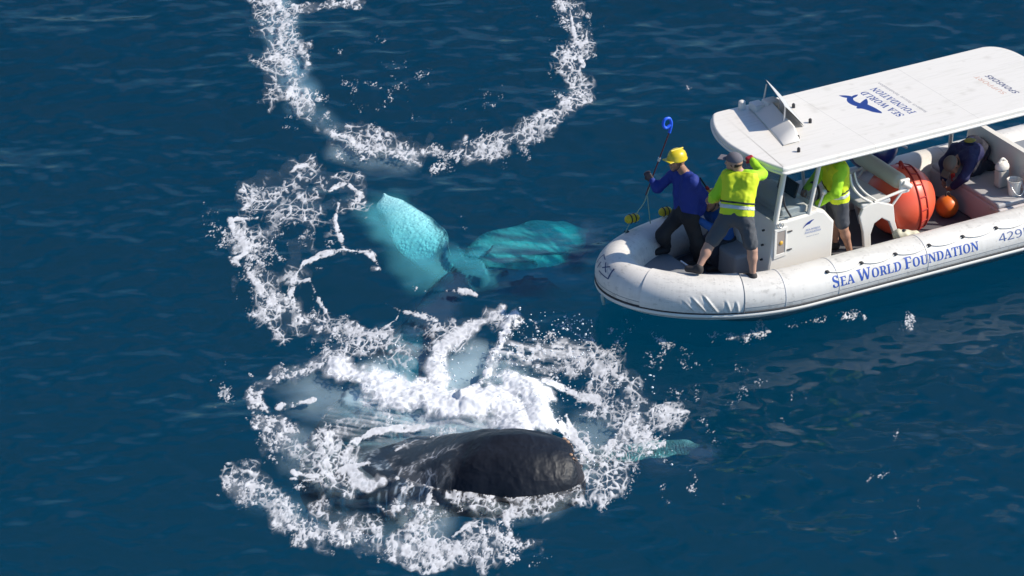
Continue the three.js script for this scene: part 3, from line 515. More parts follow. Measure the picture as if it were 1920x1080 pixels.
{ // lettering along the near tube, registration number, and the mark on the bow
  const patch = (s0, s1, a0, a1, draw, w, h, name, label) => {
    const t = canvas(w, h, (c, W, H) => { draw(c, W, H); });
    const m = new THREE.MeshPhysicalMaterial({ color: 0xffffff, roughness: 0.5, map: t, transparent: true });
    tag(mesh(name, grid(60, 14, (u, v) => collarPoint(lerp(s0, s1, u), lerp(a0, a1, v), BR + 0.0018)), m, boat), label);
  };
  const blue = '#2850a8';
  patch(arcOfX(2.02), arcOfX(4.36), -0.1, 0.76, (c, W, H) => {
    c.fillStyle = blue; c.textBaseline = 'alphabetic'; let x = 24;
    const word = (t) => { for (let i = 0; i < t.length; i++) { c.font = `bold ${i ? 138 : 174}px serif`; c.fillText(t[i], x, H * 0.8); x += c.measureText(t[i]).width + 0; } x += 34; };
    c.save(); const total = 2040; word('SEA'); word('WORLD'); word('FOUNDATION'); c.restore(); globalThis.textEnd = x / total;
  }, 2048, 200, 'side_lettering', 'blue capital lettering along the near tube');
  patch(arcOfX(4.56), arcOfX(5.7), 0.06, 0.74, (c, W, H) => { c.fillStyle = '#37518c'; c.font = '150px sans-serif'; c.fillText('429PN', 20, H * 0.82); }, 760, 200, 'registration_number', 'blue registration number on the tube');
  const nose = ARC[Math.floor(NR / 2)];
  patch(nose - 0.1, nose + 0.42, 0.15, 1.15, (c, W, H) => { c.strokeStyle = '#27406e'; c.lineWidth = 13; const l = (...q) => { c.beginPath(); c.moveTo(q[0], q[1]); for (let i = 2; i < q.length; i += 2) c.lineTo(q[i], q[i + 1]); c.stroke(); }; l(60, 60, 60, 210); l(60, 210, 200, 210); l(110, 70, 180, 150); l(190, 70, 110, 160); l(230, 60, 330, 60); l(330, 60, 330, 210); l(250, 120, 250, 210); }, 400, 280, 'bow_mark', 'dark line mark on the bow');
}
for (const s of [1.2, 2.6, 4.4, 5.75, 6.5]) for (const t of [s, ARC[NR] - s]) { const ring = []; for (let i = 0; i <= 30; i++) ring.push(collarPoint(t, lerp(-1.2, 2.6, i / 30), BR - 0.001)); mesh('seam_tape', new THREE.TubeGeometry(new THREE.CatmullRomCurve3(ring), 60, 0.006, 5), M.strake, boat); }
for (let i = 0; i < 9; i++) { // lifeline: black anchors with a pale cord between them
  const s = arcOfX(2.02 + i * 0.515), p = collarPoint(s, 0.86, BR + 0.008);
  mesh('rope_anchor', rbox(0.045, 0.03, 0.05, 0.01, p.x, p.y, p.z), M.dark, boat);
}
{ const pts = []; for (let i = 0; i <= 64; i++) { const t = i / 8, f = t % 1; pts.push(collarPoint(arcOfX(2.02 + t * 0.515), 0.86 - 0.28 * 4 * f * (1 - f) * 0.6, BR + 0.012)); } mesh('lifeline', new THREE.TubeGeometry(new THREE.CatmullRomCurve3(pts), 130, 0.006, 6), M.white, boat); }
for (const [s, a] of [[6.6, 0.9], [7.55, 1.2]]) { const p = collarPoint(ARC[NR] - s, a, BR + 0.008); mesh('rope_anchor', rbox(0.05, 0.03, 0.05, 0.01, p.x, p.y, p.z), M.dark, boat); }
{ // hull under the collar, deck, bow locker
  const sec = (x) => { const w = Math.max(0.01, half(x) - 0.2), k = sstep(-0.2, 1.8, x); return [[w, rise(x) - 0.12], [w * 0.9, lerp(0.42, -0.02, k)], [w * 0.5, lerp(0.2, -0.26, k)], [0, lerp(0.12, -0.45, k)], [-w * 0.5, lerp(0.2, -0.26, k)], [-w * 0.9, lerp(0.42, -0.02, k)], [-w, rise(x) - 0.12]]; };
  mesh('hull', grid(60, 6, (u, v) => { const x = -0.12 + (LEN - 0.3) * u ** 1.5, q = sec(x)[Math.round(v * 6)]; return V(x + 0.1, q[1], q[0]); }), M.grey, boat);
  mesh('transom_board', rbox(0.08, 0.95, 1.9, 0.02, LEN - 0.4, 0.22, 0), M.white, boat);
  const shape = new THREE.Shape(); const e = []; for (let i = 4; i <= NR - 4; i += 2) { const [, out] = frameAt(i); const p = RING[i].clone().addScaledVector(out, -0.1); if (p.x < LEN - 0.4) e.push(new THREE.Vector2(p.x, -p.z)); }
  shape.setFromPoints(e);
  mesh('deck', new THREE.ExtrudeGeometry(shape, { depth: 0.04, bevelEnabled: false }).rotateX(-Math.PI / 2).translate(0, 0.26, 0), M.deck, boat);
  const bow = new THREE.Shape(), f = []; for (let i = 0; i <= NR; i++) { const [, out] = frameAt(i), p = RING[i].clone().addScaledVector(out, -0.16); if (p.x < 0.86) f.push(new THREE.Vector2(p.x, -p.z)); }
  bow.setFromPoints(f);
  mesh('bow_locker', new THREE.ExtrudeGeometry(bow, { depth: 0.18, bevelEnabled: true, bevelSize: 0.015, bevelThickness: 0.015, bevelSegments: 2, bevelOffset: -0.015 }).rotateX(-Math.PI / 2).translate(0, 0.315, 0), M.grey, boat);
  mesh('locker_hinge', rbox(0.03, 0.02, 0.5, 0.006, 0.8, 0.52, 0), M.steel, boat);
}
{ // console
  const c = mesh('console', extrude([[1.55, 0.31], [1.69, 1.15], [2.2, 1.17], [2.32, 1.2], [2.44, 1.15], [2.52, 1.05], [2.58, 0.98], [2.55, 0.31]], 1.1, 0.03), M.white, boat);
  const z = 0.553;
  const door = mesh('locker_door', [extrude([[1.66, 0.66], [1.85, 0.68], [1.86, 1.08], [1.67, 1.07]], 0.024, 0.008, [[[1.705, 0.72], [1.825, 0.73], [1.83, 1.03], [1.71, 1.03]]]).translate(0, 0, z)], M.white, c);
  mesh('locker_window', rbox(0.115, 0.3, 0.008, 0.003, 1.768, 0.876, z + 0.001), mat(0.35, 0.3, 0.27, { roughness: 0.3 }), c);
  mesh('locker_light', ball(0.028, 1.77, 0.87, z + 0.008, 1, 1, 0.5), mat(0.75, 0.42, 0.05, { roughness: 0.4 }), c);
  for (const y of [0.75, 1.0]) mesh('door_hinge', rbox(0.075, 0.016, 0.016, 0.005, 1.9, y, z + 0.006), M.dark, c);
  mesh('grab_ring', new THREE.TorusGeometry(0.035, 0.009, 8, 20).translate(1.76, 1.12, z + 0.012), M.steel, c);
  const emblem = canvas(512, 384, (k, W, H) => { k.fillStyle = '#163a8c'; k.beginPath(); k.moveTo(90, 150); k.quadraticCurveTo(160, 30, 290, 40); k.quadraticCurveTo(225, 70, 215, 95); k.quadraticCurveTo(150, 90, 90, 150); k.fill(); k.fillStyle = '#7d92c4'; k.font = 'bold 40px serif'; k.textAlign = 'center'; k.fillText('SEA WORLD', 270, 200); k.fillText('FOUNDATION', 270, 245); k.fillStyle = '#a9b2cc'; k.font = '26px sans-serif'; k.fillText('Research & Rescue', 270, 300); });
  mesh('console_emblem', new THREE.PlaneGeometry(0.44, 0.33).translate(2.24, 0.95, z + 0.003), new THREE.MeshPhysicalMaterial({ color: 0xffffff, roughness: 0.4, map: emblem, transparent: true }), c);
  for (let i = 0; i < 3; i++) mesh('front_bolt', rod([1.6 + 0.01 * i, 0.62 + 0.2 * i, 0.4], [1.57 + 0.01 * i, 0.62 + 0.2 * i, 0.4], 0.014), M.dark, c);
  mesh('front_seat', rbox(0.34, 0.36, 0.7, 0.05, 1.46, 0.48, -0.1), M.grey, c);
  // windscreen
  const ws = new THREE.Group(); ws.name = 'windscreen'; boat.add(ws);
  for (const s of [1, -1]) {
    mesh('pillar', rod([1.7, 1.14, 0.52 * s], [1.83, 2.0, 0.54 * s], 0.036, 12), M.white, ws);
    mesh('pillar', rod([2.2, 1.15, 0.52 * s], [2.37, 2.0, 0.54 * s], 0.028, 12), M.white, ws);
    mesh('side_pane', grid(6, 6, (u, v) => V(lerp(1.71, 2.2, u) + 0.14 * v, lerp(1.17, 1.97, v), s * 0.525)), M.glass, ws);
    mesh('pane_seal', tube([[1.85, 1.92, 0.53 * s], [1.8, 1.6, 0.535 * s], [1.82, 1.38, 0.54 * s], [1.92, 1.19, 0.54 * s]], 0.013, 24, 6), M.dark, ws);
    mesh('pane_rail', rod([1.83, 1.9, 0.52 * s], [2.3, 1.9, 0.52 * s], 0.014), M.white, ws);
    mesh('side_shelf', rbox(0.46, 0.02, 0.1, 0.006, 1.95, 1.18, 0.47 * s), M.white, ws);
  }
  mesh('front_pane', grid(8, 6, (u, v) => V(lerp(1.69, 1.82, v), lerp(1.16, 1.98, v), lerp(-0.51, 0.51, u))), new THREE.MeshPhysicalMaterial({ color: col(0.35, 0.42, 0.46), transmission: 0.72, thickness: 0, roughness: 0.12 }), ws);
  mesh('dash', rbox(0.4, 0.1, 0.95, 0.03, 2.02, 1.22, 0), M.white, boat);
  mesh('dash_screen', rbox(0.03, 0.2, 0.4, 0.01, 2.2, 1.36, 0.05, 0, -0.3), M.dark, boat);
  const wheel = new THREE.Group(); wheel.name = 'steering_wheel'; boat.add(wheel);
  mesh('wheel_rim', new THREE.TorusGeometry(0.17, 0.016, 10, 32).rotateY(Math.PI / 2).rotateZ(-0.4).translate(2.47, 1.2, 0.15), M.dark, wheel);
  for (let i = 0; i < 3; i++) { const a = i * 2.094 + 0.5; mesh('wheel_spoke', rod([2.44, 1.19, 0.15], [2.47 + 0.06 * Math.sin(a), 1.2 + 0.15 * Math.sin(a), 0.15 + 0.16 * Math.cos(a)], 0.01), M.steel, wheel); }
  mesh('throttle', [rod([2.42, 1.16, 0.42], [2.5, 1.34, 0.42], 0.014), ball(0.035, 2.5, 1.35, 0.42)], M.white, boat);
}
{ // roof
  const s = new THREE.Shape(); // x aft, y = -z
  s.moveTo(1.52, -0.93); s.quadraticCurveTo(1.34, -0.5, 1.34, 0); s.quadraticCurveTo(1.36, 0.5, 1.66, 0.9); s.quadraticCurveTo(1.7, 0.94, 1.78, 0.945); s.lineTo(5.86, 0.95); s.quadraticCurveTo(6.16, 0.9, 6.16, 0.4); s.lineTo(6.16, -0.6); s.quadraticCurveTo(6.14, -0.94, 5.86, -0.945); s.lineTo(1.6, -0.945); s.quadraticCurveTo(1.55, -0.945, 1.52, -0.93);
  const art = canvas(2048, 800, (c, W, H) => {
    c.fillStyle = '#fff'; c.fillRect(0, 0, W, H);
    for (let i = 0; i < 900; i++) { c.fillStyle = `rgba(120,110,90,${0.012 + 0.02 * rnd()})`; c.beginPath(); c.ellipse(rnd() * W, rnd() * H, 10 + 90 * rnd(), 2 + 6 * rnd(), 0, 0, 7); c.fill(); }
    for (const [x, w] of [[2.9, 2], [4.5, 2]]) { c.fillStyle = 'rgba(90,85,80,0.25)'; c.fillRect((x - 1.2) / 5.1 * W, 0, w, H); }
    for (let i = 0; i < 60; i++) { const x = rnd() * W, y = rnd() * H, r0 = 6 + 30 * rnd(), gr = c.createRadialGradient(x, y, 0, x, y, r0); gr.addColorStop(0, 'rgba(110,100,80,0.10)'); gr.addColorStop(1, 'rgba(110,100,80,0)'); c.fillStyle = gr; c.fillRect(x - r0, y - r0, 2 * r0, 2 * r0); }
    const X = (x) => (x - 1.2) / 5.1 * W, Y = (z) => (z + 1) / 2 * H, k = W / 5.1;
    const say = (t, x, z0, z1, size, font, fill) => { c.save(); c.translate(X(x), Y(z0)); c.rotate(-Math.PI / 2); c.font = `${font}`.replace('SZ', Math.round(size * k)); c.fillStyle = fill; const w = c.measureText(t).width; c.scale((z0 - z1) * H / 2 / w, 1); c.fillText(t, 0, 0); c.restore(); };
    const blue = '#22409a';
    say('SEA WORLD', 3.75, 0.36, -0.52, 0.15, 'bold SZpx serif', blue);
    say('FOUNDATION', 3.93, 0.36, -0.55, 0.15, 'bold SZpx serif', blue);
    say('Research  Rescue  Rehabilitation', 4.06, 0.42, -0.66, 0.062, 'SZpx sans-serif', '#8b8b98');
    say('SUPPORT', 5.27, 0.45, -0.2, 0.1, 'SZpx sans-serif', '#e2b6a4');
    say('SPONSORS', 5.42, 0.52, -0.14, 0.12, 'italic bold SZpx sans-serif', '#5a5f86');
    c.fillStyle = blue; c.beginPath(); // a leaping dolphin
    const D = (x, z) => [X(x), Y(z)], q = (a, b) => c.quadraticCurveTo(...D(...a), ...D(...b));
    c.moveTo(...D(3.53, 0.16)); q([3.46, 0.1], [3.44, 0.03]); q([3.4, -0.1], [3.37, -0.1]); q([3.31, -0.13], [3.38, -0.17]); q([3.3, -0.34], [3.42, -0.46]); q([3.38, -0.5], [3.37, -0.58]); q([3.47, -0.54], [3.5, -0.47]); q([3.54, -0.5], [3.6, -0.48]); q([3.56, -0.43], [3.49, -0.42]); q([3.42, -0.36], [3.47, -0.24]); q([3.56, -0.3], [3.62, -0.32]); q([3.6, -0.24], [3.53, -0.16]); q([3.56, 0.0], [3.55, 0.07]); q([3.56, 0.13], [3.53, 0.16]); c.fill();
  });
  art.repeat.set(1 / 5.1, 0.5); art.offset.set(-1.2 / 5.1, 0.5); art.wrapS = art.wrapT = THREE.ClampToEdgeWrapping;
  const g = new THREE.ExtrudeGeometry(s, { depth: 0.03, bevelEnabled: true, bevelSize: 0.03, bevelThickness: 0.03, bevelSegments: 4, bevelOffset: -0.03, curveSegments: 20 }).rotateX(-Math.PI / 2).translate(0, 2.05, 0);
  const roof = tag(mesh('roof', g, mat(0.81, 0.765, 0.7, { roughness: 0.42, clearcoat: 0.2, map: art }), boat), 'long white hard roof with blue lettering and a dolphin');
  roof.position.set(0.09, -0.08, -0.14);
  const rim = s.getPoints(24).map((p) => V(p.x, 2.028, -p.y));
  mesh('roof_rim', new THREE.TubeGeometry(new THREE.CatmullRomCurve3(rim, true, 'catmullrom', 0), 400, 0.02, 8, true), M.white, roof);
  mesh('deflector', grid(24, 10, (u, v) => { const z = lerp(-0.8, 0.38, u), b = lerp(2.16, 1.88, u), hh = 0.13 * Math.min(1, 5 * u + 0.1, 6 * (1 - u) + 0.05), a = v * 2 * Math.PI; return V(b + 0.13 - 0.13 * Math.cos(a), 2.112 + hh * (0.5 - 0.5 * Math.cos(a)) + 0.012 * Math.sin(a), z); }, { close: true }), M.white, roof);
  mesh('open_hatch', grid(8, 8, (u, v) => { const a = v * 2 * Math.PI, z = lerp(-0.84, 0.02, u), c = 0.5 - 0.5 * Math.cos(a); return V(lerp(2.7, 2.44, u) - 0.3 * c, 2.12 + 0.34 * c + 0.012 * Math.sin(a), z); }, { close: true }), mat(0.5, 0.5, 0.5, { roughness: 0.5 }), roof);
  mesh('hatch_stay', rod([2.32, 2.1, -0.76], [2.38, 2.42, -0.76], 0.012), M.steel, roof);
  mesh('hatch_stay', rod([2.18, 2.1, -0.06], [2.2, 2.42, -0.06], 0.012), M.steel, roof);
  mesh('nav_light', [rod([2.08, 2.1, -0.86], [2.08, 2.2, -0.86], 0.05, 16, 0.045), ball(0.046, 2.08, 2.2, -0.86, 1, 0.5, 1)], M.white, roof);
  mesh('radar_base', [rbox(0.16, 0.1, 0.18, 0.02, 2.22, 2.16, -0.72), rbox(0.2, 0.14, 0.16, 0.03, 2.38, 2.18, -0.66)], M.white, roof);
  mesh('radar_foot', rbox(0.14, 0.03, 0.2, 0.008, 2.26, 2.125, -0.5), M.dark, roof);
  for (const [x, z] of [[2.66, -0.55], [1.96, 0.62], [2.16, 0.3], [2.58, -0.05]]) mesh('aerial_socket', [rod([x, 2.1, z], [x, 2.15, z], 0.022), ball(0.022, x, 2.15, z, 1, 1, 1, 10, 8)], M.dark, roof);
  
  mesh('grip_tape', tube([[1.37, 2.04, 0.44], [1.39, 2.05, 0.5], [1.41, 2.04, 0.56]], 0.03, 10, 8), mat(0.4, 0.02, 0.02), roof);
  for (const s2 of [1, -1]) {
    mesh('roof_post', rod([5.42, 0.7, 0.97 * s2], [5.5, 1.98, s2 > 0 ? 0.76 : -1.02], 0.028, 12), M.white, boat);
    mesh('roof_post', rod([5.72, 0.7, 0.97 * s2], [5.8, 1.98, s2 > 0 ? 0.76 : -1.02], 0.028, 12), M.white, boat);
    mesh('post_rung', rod([5.44, 1.0, 0.948 * s2], [5.74, 1.0, 0.948 * s2], 0.016, 8), M.white, boat);
    if (s2 < 0) mesh('roof_post', rod([3.1, 0.7, -0.9], [3.0, 1.98, -1.0], 0.022, 10), M.white, boat).visible = true;
  }
}
{ // helm seat
  const seat = new THREE.Group(); seat.name = 'helm_seat'; boat.add(seat);
  for (const z of [0.42, -0.42]) {
    mesh('side_frame', extrude([[3.04, 0.88], [3.09, 0.99], [3.2, 1.03], [3.32, 1.03], [3.56, 0.93], [3.59, 0.7], [3.72, 0.3], [3.64, 0.3], [3.56, 0.56], [3.5, 0.71], [3.38, 0.79], [3.27, 0.74], [3.22, 0.6], [3.24, 0.3], [3.14, 0.3], [3.1, 0.65]], 0.05, 0.012).translate(0, 0, z), M.white, seat);
    mesh('arm_bar', [rod([3.27, 1.03, z], [3.76, 1.1, z], 0.02), rod([3.56, 0.93, z], [3.7, 1.08, z], 0.016)], M.white, seat);
    mesh('front_bar', [tube([[3.24, 1.03, z], [3.06, 1.16, z], [2.93, 1.33, z], [2.88, 1.52, z]], 0.016, 20, 8), tube([[3.3, 1.05, z], [3.12, 1.2, z], [3.0, 1.36, z], [2.95, 1.52, z]], 0.012, 20, 8)], M.white, seat);
    mesh('bolster_bracket', [rbox(0.16, 0.2, 0.05, 0.04, 3.74, 1.14, z - Math.sign(z) * 0.02), rod([3.82, 1.12, z], [3.7, 1.2, z], 0.04)], M.white, seat);
  }
  mesh('seat_cushion', rbox(0.46, 0.08, 0.86, 0.035, 3.3, 1.0, 0), mat(0.5, 0.5, 0.5, { roughness: 0.55 }), seat);
  mesh('bolster', [new THREE.CapsuleGeometry(0.105, 0.84, 8, 22).rotateX(Math.PI / 2).translate(3.73, 1.17, -0.14)], M.cream, seat);
}
{ // stern bench
  const b = new THREE.Group(); b.name = 'stern_bench'; boat.add(b);
  mesh('bench_box', rbox(0.62, 0.36, 1.56, 0.03, 5.28, 0.48, 0), mat(0.5, 0.46, 0.46, { roughness: 0.6 }), b);
  mesh('bench_cushion', rbox(0.58, 0.07, 1.5, 0.03, 5.26, 0.69, 0), mat(0.42, 0.41, 0.42, { roughness: 0.65 }), b);
  mesh('backrest', extrude([[5.52, 0.6], [5.6, 1.18], [5.68, 1.18], [5.66, 0.6]], 1.66, 0.02), M.white, b);
  for (const [x, y, z] of [[5.0, 0.62, 0.62], [5.0, 0.55, 0.74]]) mesh('bench_catch', rbox(0.02, 0.03, 0.09, 0.006, x - 0.03, y, z), M.steel, b);
}
mesh('well_cover', rbox(1.2, 0.3, 1.5, 0.06, 6.5, 0.6, 0), M.grey, boat);
mesh('painter_line', tube([[-0.06, 0.5, -0.42], [-0.16, 0.36, -0.5], [-0.2, 0.18, -0.5], [-0.14, 0.02, -0.56]], 0.022, 20, 8), M.white, boat);

// ---------------------------------------------------------------- people
const SKIN = [0.36, 0.19, 0.125];
function hand(wrist, elbow, palmN, curl, size = 1) {   // capsules of a hand at the end of a forearm; palmN points out of the palm
  const f = wrist.clone().sub(elbow).normalize(), n = palmN.clone().addScaledVector(f, -palmN.dot(f)).normalize(), s = f.clone().cross(n).normalize(), out = [];
  const p = (a, b, c) => wrist.clone().addScaledVector(f, a * size).addScaledVector(s, b * size).addScaledVector(n, c * size);
  for (const b of [-0.028, -0.01, 0.01, 0.028]) out.push([p(0.0, b * 0.7, 0), p(0.085, b, 0), 0.016 * size, 0.013 * size]);
  [[-0.03, 0.062], [-0.0105, 0.078], [0.0105, 0.084], [0.03, 0.075]].forEach(([b, L]) => {
    let q = p(0.088, b, 0), a = curl * 0.5;
    for (const k of [0.5, 0.3, 0.22]) { const e = q.clone().addScaledVector(f, Math.cos(a) * L * k * size).addScaledVector(n, Math.sin(a) * L * k * size); out.push([q, e, 0.0098 * size, 0.0088 * size]); q = e; a += curl * 0.75; }
  });
  const t0 = p(0.025, 0.03, 0.006), t1 = p(0.062, 0.052, 0.02 + 0.012 * curl), t2 = p(0.088, 0.044 - 0.016 * curl, 0.034 + 0.014 * curl);
  out.push([t0, t1, 0.014 * size, 0.011 * size], [t1, t2, 0.011 * size, 0.009 * size]);
  return out;
}
function person(base, J, look, P) {       // J: joints in the boat's axes; P: clothes
  const root = aboard('person', ...base), B = V(...base), j = {};
  for (const k in J) j[k] = V(...J[k]).sub(B);
  const mid = (a, b, t = 0.5) => a.clone().lerp(b, t);
  const hipC = mid(j.hipL, j.hipR), shC = mid(j.shL, j.shR), neck = shC.clone().add(mid(hipC, shC, 0).sub(shC).multiplyScalar(-0.06)), spineUp = shC.clone().sub(hipC).normalize();
  const across = j.shR.clone().sub(j.shL).normalize(), w = 0.085;
  const torso = (g) => [[hipC.clone().addScaledVector(across, -w), mid(hipC, shC, 0.5).addScaledVector(across, -w * 0.8), 0.105 + g, 0.1 + g], [hipC.clone().addScaledVector(across, w), mid(hipC, shC, 0.5).addScaledVector(across, w * 0.8), 0.105 + g, 0.1 + g],
    [mid(hipC, shC, 0.5).addScaledVector(across, -w * 0.8), mid(hipC, shC, 0.86).addScaledVector(across, -w * 1.1), 0.1 + g, 0.105 + g], [mid(hipC, shC, 0.5).addScaledVector(across, w * 0.8), mid(hipC, shC, 0.86).addScaledVector(across, w * 1.1), 0.1 + g, 0.105 + g], [mid(j.shL, shC, 0.12), mid(j.shR, shC, 0.12), 0.066 + g, 0.066 + g]];
  const arm = (s, g) => [[j['sh' + s], j['el' + s], 0.055 + g, 0.044 + g], [j['el' + s], j['wr' + s], 0.042 + g, 0.029 + g]];
  const leg = (s, g, gs = g) => [[j['hip' + s], j['kn' + s], 0.088 + g, 0.06 + g], [j['kn' + s], mid(j['kn' + s], j['an' + s], 0.3), 0.056 + gs, 0.058 + gs], [mid(j['kn' + s], j['an' + s], 0.3), j['an' + s], 0.058 + gs, 0.038 + gs]];
  const foot = (s, g) => [[j['an' + s].clone().add(V(0, -0.035, 0)), j['to' + s], 0.036 + g, 0.028 + g]];
  const up = V(...(look.up ?? [0, 1, 0])).normalize(), fw = V(...look.dir).normalize(); fw.addScaledVector(up, -fw.dot(up)).normalize(); const sd = fw.clone().cross(up).normalize(), hc = j.head;
  const h = (f, s, u) => hc.clone().addScaledVector(fw, f).addScaledVector(sd, s).addScaledVector(up, u);
  const headList = [[h(-0.022, 0, 0.03), h(0.018, 0, 0.035), 0.086, 0.08], [h(-0.03, 0, -0.01), h(0.03, 0, -0.01), 0.074, 0.066], [h(0.03, 0, -0.05), h(0.06, 0, -0.088), 0.052, 0.03], [h(0.08, 0, 0.012), h(0.106, 0, -0.03), 0.009, 0.016], [h(0.078, -0.018, -0.062), h(0.078, 0.018, -0.062), 0.014, 0.014], [h(0.072, -0.034, 0.022), h(0.072, 0.034, 0.022), 0.016, 0.016],
    [h(-0.008, 0.078, 0.015), h(-0.014, 0.082, -0.022), 0.014, 0.009], [h(-0.008, -0.078, 0.015), h(-0.014, -0.082, -0.022), 0.014, 0.009], [h(-0.02, 0, -0.05), neck.clone().lerp(hc, 0.2), 0.058, 0.06]];
  const sk = P.skin ?? SKIN, headGeo = paint(blob(headList, 0.0075, 0.02), ...sk), eyes = [-1, 1].map((s) => { const e = h(0.083, 0.032 * s, 0.0); return paint(ball(0.0105, e.x, e.y, e.z, 1, 1, 1, 8, 6), 0.02, 0.015, 0.01); });
  const bodyList = [...torso(0), ...arm('L', 0), ...arm('R', 0), ...leg('L', 0), ...leg('R', 0), ...foot('L', 0), ...foot('R', 0), [neck, mid(neck, hc, 0.6), 0.062, 0.055]];
  const hands = ['L', 'R'].map((s) => hand(j['wr' + s], j['el' + s], V(...P['palm' + s]), P['curl' + s] ?? 0.9));
  mesh('body', [paint(blob(bodyList, 0.014, 0.045), ...sk), headGeo, ...eyes, ...hands.map((q) => paint(blob(q, 0.005, 0.009), ...sk))], new THREE.MeshPhysicalMaterial({ color: 0xffffff, vertexColors: true, roughness: 0.55 }), root);
  const folds = (amp) => (d, x, y, z) => d + amp * 2.6 * (fbm(x * 13 + y * 6, z * 13 - y * 9, 2, 400) + 0.6 * vnoise(x * 27 - y * 12, z * 24 + y * 15, 410) - 0.8);
  const cloth = (name, list, c, o = {}) => mesh(name, blob(list, 0.012, o.k ?? 0.05, o.clip ? (d, x, y, z) => Math.max(folds(o.fold ?? 0.005)(d, x, y, z), o.clip(x, y, z)) : folds(o.fold ?? 0.005)), mat(...c, { roughness: o.rough ?? 0.8 }), root);
  const along = (x, y, z) => (x - hipC.x) * spineUp.x + (y - hipC.y) * spineUp.y + (z - hipC.z) * spineUp.z, T = hipC.distanceTo(shC);
  // trousers or shorts
  const cut = (s) => P.shorts ? [[j['hip' + s], mid(j['hip' + s], j['kn' + s], 0.8), 0.112, 0.094]] : leg(s, 0.024, 0.022);
  cloth(P.shorts ? 'shorts' : 'trousers', [...cut('L'), ...cut('R'), [hipC.clone().addScaledVector(across, -w), hipC.clone().addScaledVector(across, w), 0.122, 0.122], [hipC, mid(hipC, shC, 0.2), 0.118, 0.114]], P.bottom, { fold: 0.006 });
  cloth('shirt', [...torso(0.02), ...arm('L', 0.018).slice(0, P.sleeve === 1 ? 1 : 2), ...arm('R', 0.018).slice(0, P.sleeve === 1 ? 1 : 2)], P.top, { fold: 0.006, rough: 0.75, clip: (x, y, z) => -0.06 - along(x, y, z) });
  for (const s of ['L', 'R']) mesh('shoe', blob([[j['an' + s].clone().add(V(0, -0.005, 0)), j['an' + s].clone().add(V(0, -0.04, 0)), 0.05, 0.05], ...foot(s, 0.016)], 0.01, 0.03), mat(...(P.shoe ?? [0.02, 0.02, 0.022]), { roughness: 0.7 }), root);
  if (P.vest) { // high-visibility vest: back and front, reflective bands, dark harness
    const grow = torso(0.034), f = (lo, hi) => (x, y, z) => Math.max(lo - along(x, y, z), along(x, y, z) - hi);
    cloth('safety_vest', grow, P.vest, { fold: 0.006, rough: 0.7, clip: f(0.02, T + 0.06) });
    cloth('reflective_band', torso(0.041), [0.62, 0.64, 0.64], { fold: 0.006, rough: 0.35, clip: f(T * 0.2, T * 0.2 + 0.05) });
    cloth('harness_band', torso(0.043), [0.03, 0.035, 0.04], { fold: 0.006, clip: f(T * 0.2 + 0.07, T * 0.2 + 0.095) });
    const back = fw.clone().negate(); back.addScaledVector(spineUp, -back.dot(spineUp)).normalize(); const bc = mid(hipC, shC, 0.66).addScaledVector(back, 0.135 + (P.deep ?? 0));
    mesh('back_label', [rbox(0.13, 0.1, 0.03, 0.01, 0, 0, 0), rbox(0.03, 0.26, 0.026, 0.008, -0.06, -0.03, 0)].map((g) => g.applyMatrix4(new THREE.Matrix4().makeBasis(back.clone().cross(spineUp).negate(), spineUp, back).setPosition(bc))), mat(0.3, 0.3, 0.33), root);
  }
  for (const s of ['L', 'R']) if (P['glove' + s]) mesh('glove', blob(hands[s === 'L' ? 0 : 1].map(([a, b, r, q]) => [a, b, r + 0.004, q + 0.004]), 0.006, 0.01), mat(...P['glove' + s], { roughness: 0.6 }), root);
  const basis = new THREE.Matrix4().makeBasis(sd, up, fw.clone().negate());
  const place = (g) => g.applyMatrix4(basis.clone().setPosition(hc));
  if (P.helmet) {
    const shell = new THREE.LatheGeometry([[0.128, 0], [0.13, 0.012], [0.12, 0.03], [0.116, 0.06], [0.098, 0.1], [0.06, 0.128], [0.001, 0.138]].map((q) => new THREE.Vector2(...q)), 32).scale(0.93, 1, 1.08).translate(0, 0.028, 0.005);
    const hm = mesh('helmet', [place(shell), place(rbox(0.16, 0.012, 0.07, 0.005, 0, 0.036, -0.135)), place(rbox(0.022, 0.02, 0.2, 0.008, 0, 0.158, 0))], mat(...P.helmet, { roughness: 0.35, clearcoat: 0.3 }), root);
    mesh('chin_strap', place(tube([[-0.085, 0.03, 0.0], [-0.08, -0.06, -0.03], [0, -0.125, -0.06], [0.08, -0.06, -0.03], [0.085, 0.03, 0.0]], 0.006, 24, 6)), M.dark, hm);
  } else if (P.cap) {
    mesh('cap', [place(new THREE.SphereGeometry(0.1, 24, 12, 0, 6.2832, 0, 1.6).scale(0.95, 0.98, 1.1).translate(0, 0.038, 0.005)), place(rbox(0.15, 0.012, 0.1, 0.005, 0, 0.045, -0.145))], mat(...P.cap, { roughness: 0.85 }), root);
    mesh('hair', place(ball(0.088, 0, 0.0, 0.022, 0.98, 0.8, 1, 18, 12)), mat(0.03, 0.02, 0.015, { roughness: 0.9 }), root);
  }
  return tag(root, P.label, 'person', null);
}
const HIVIS = [0.68, 0.8, 0.02], HIGREEN = [0.4, 0.74, 0.02];
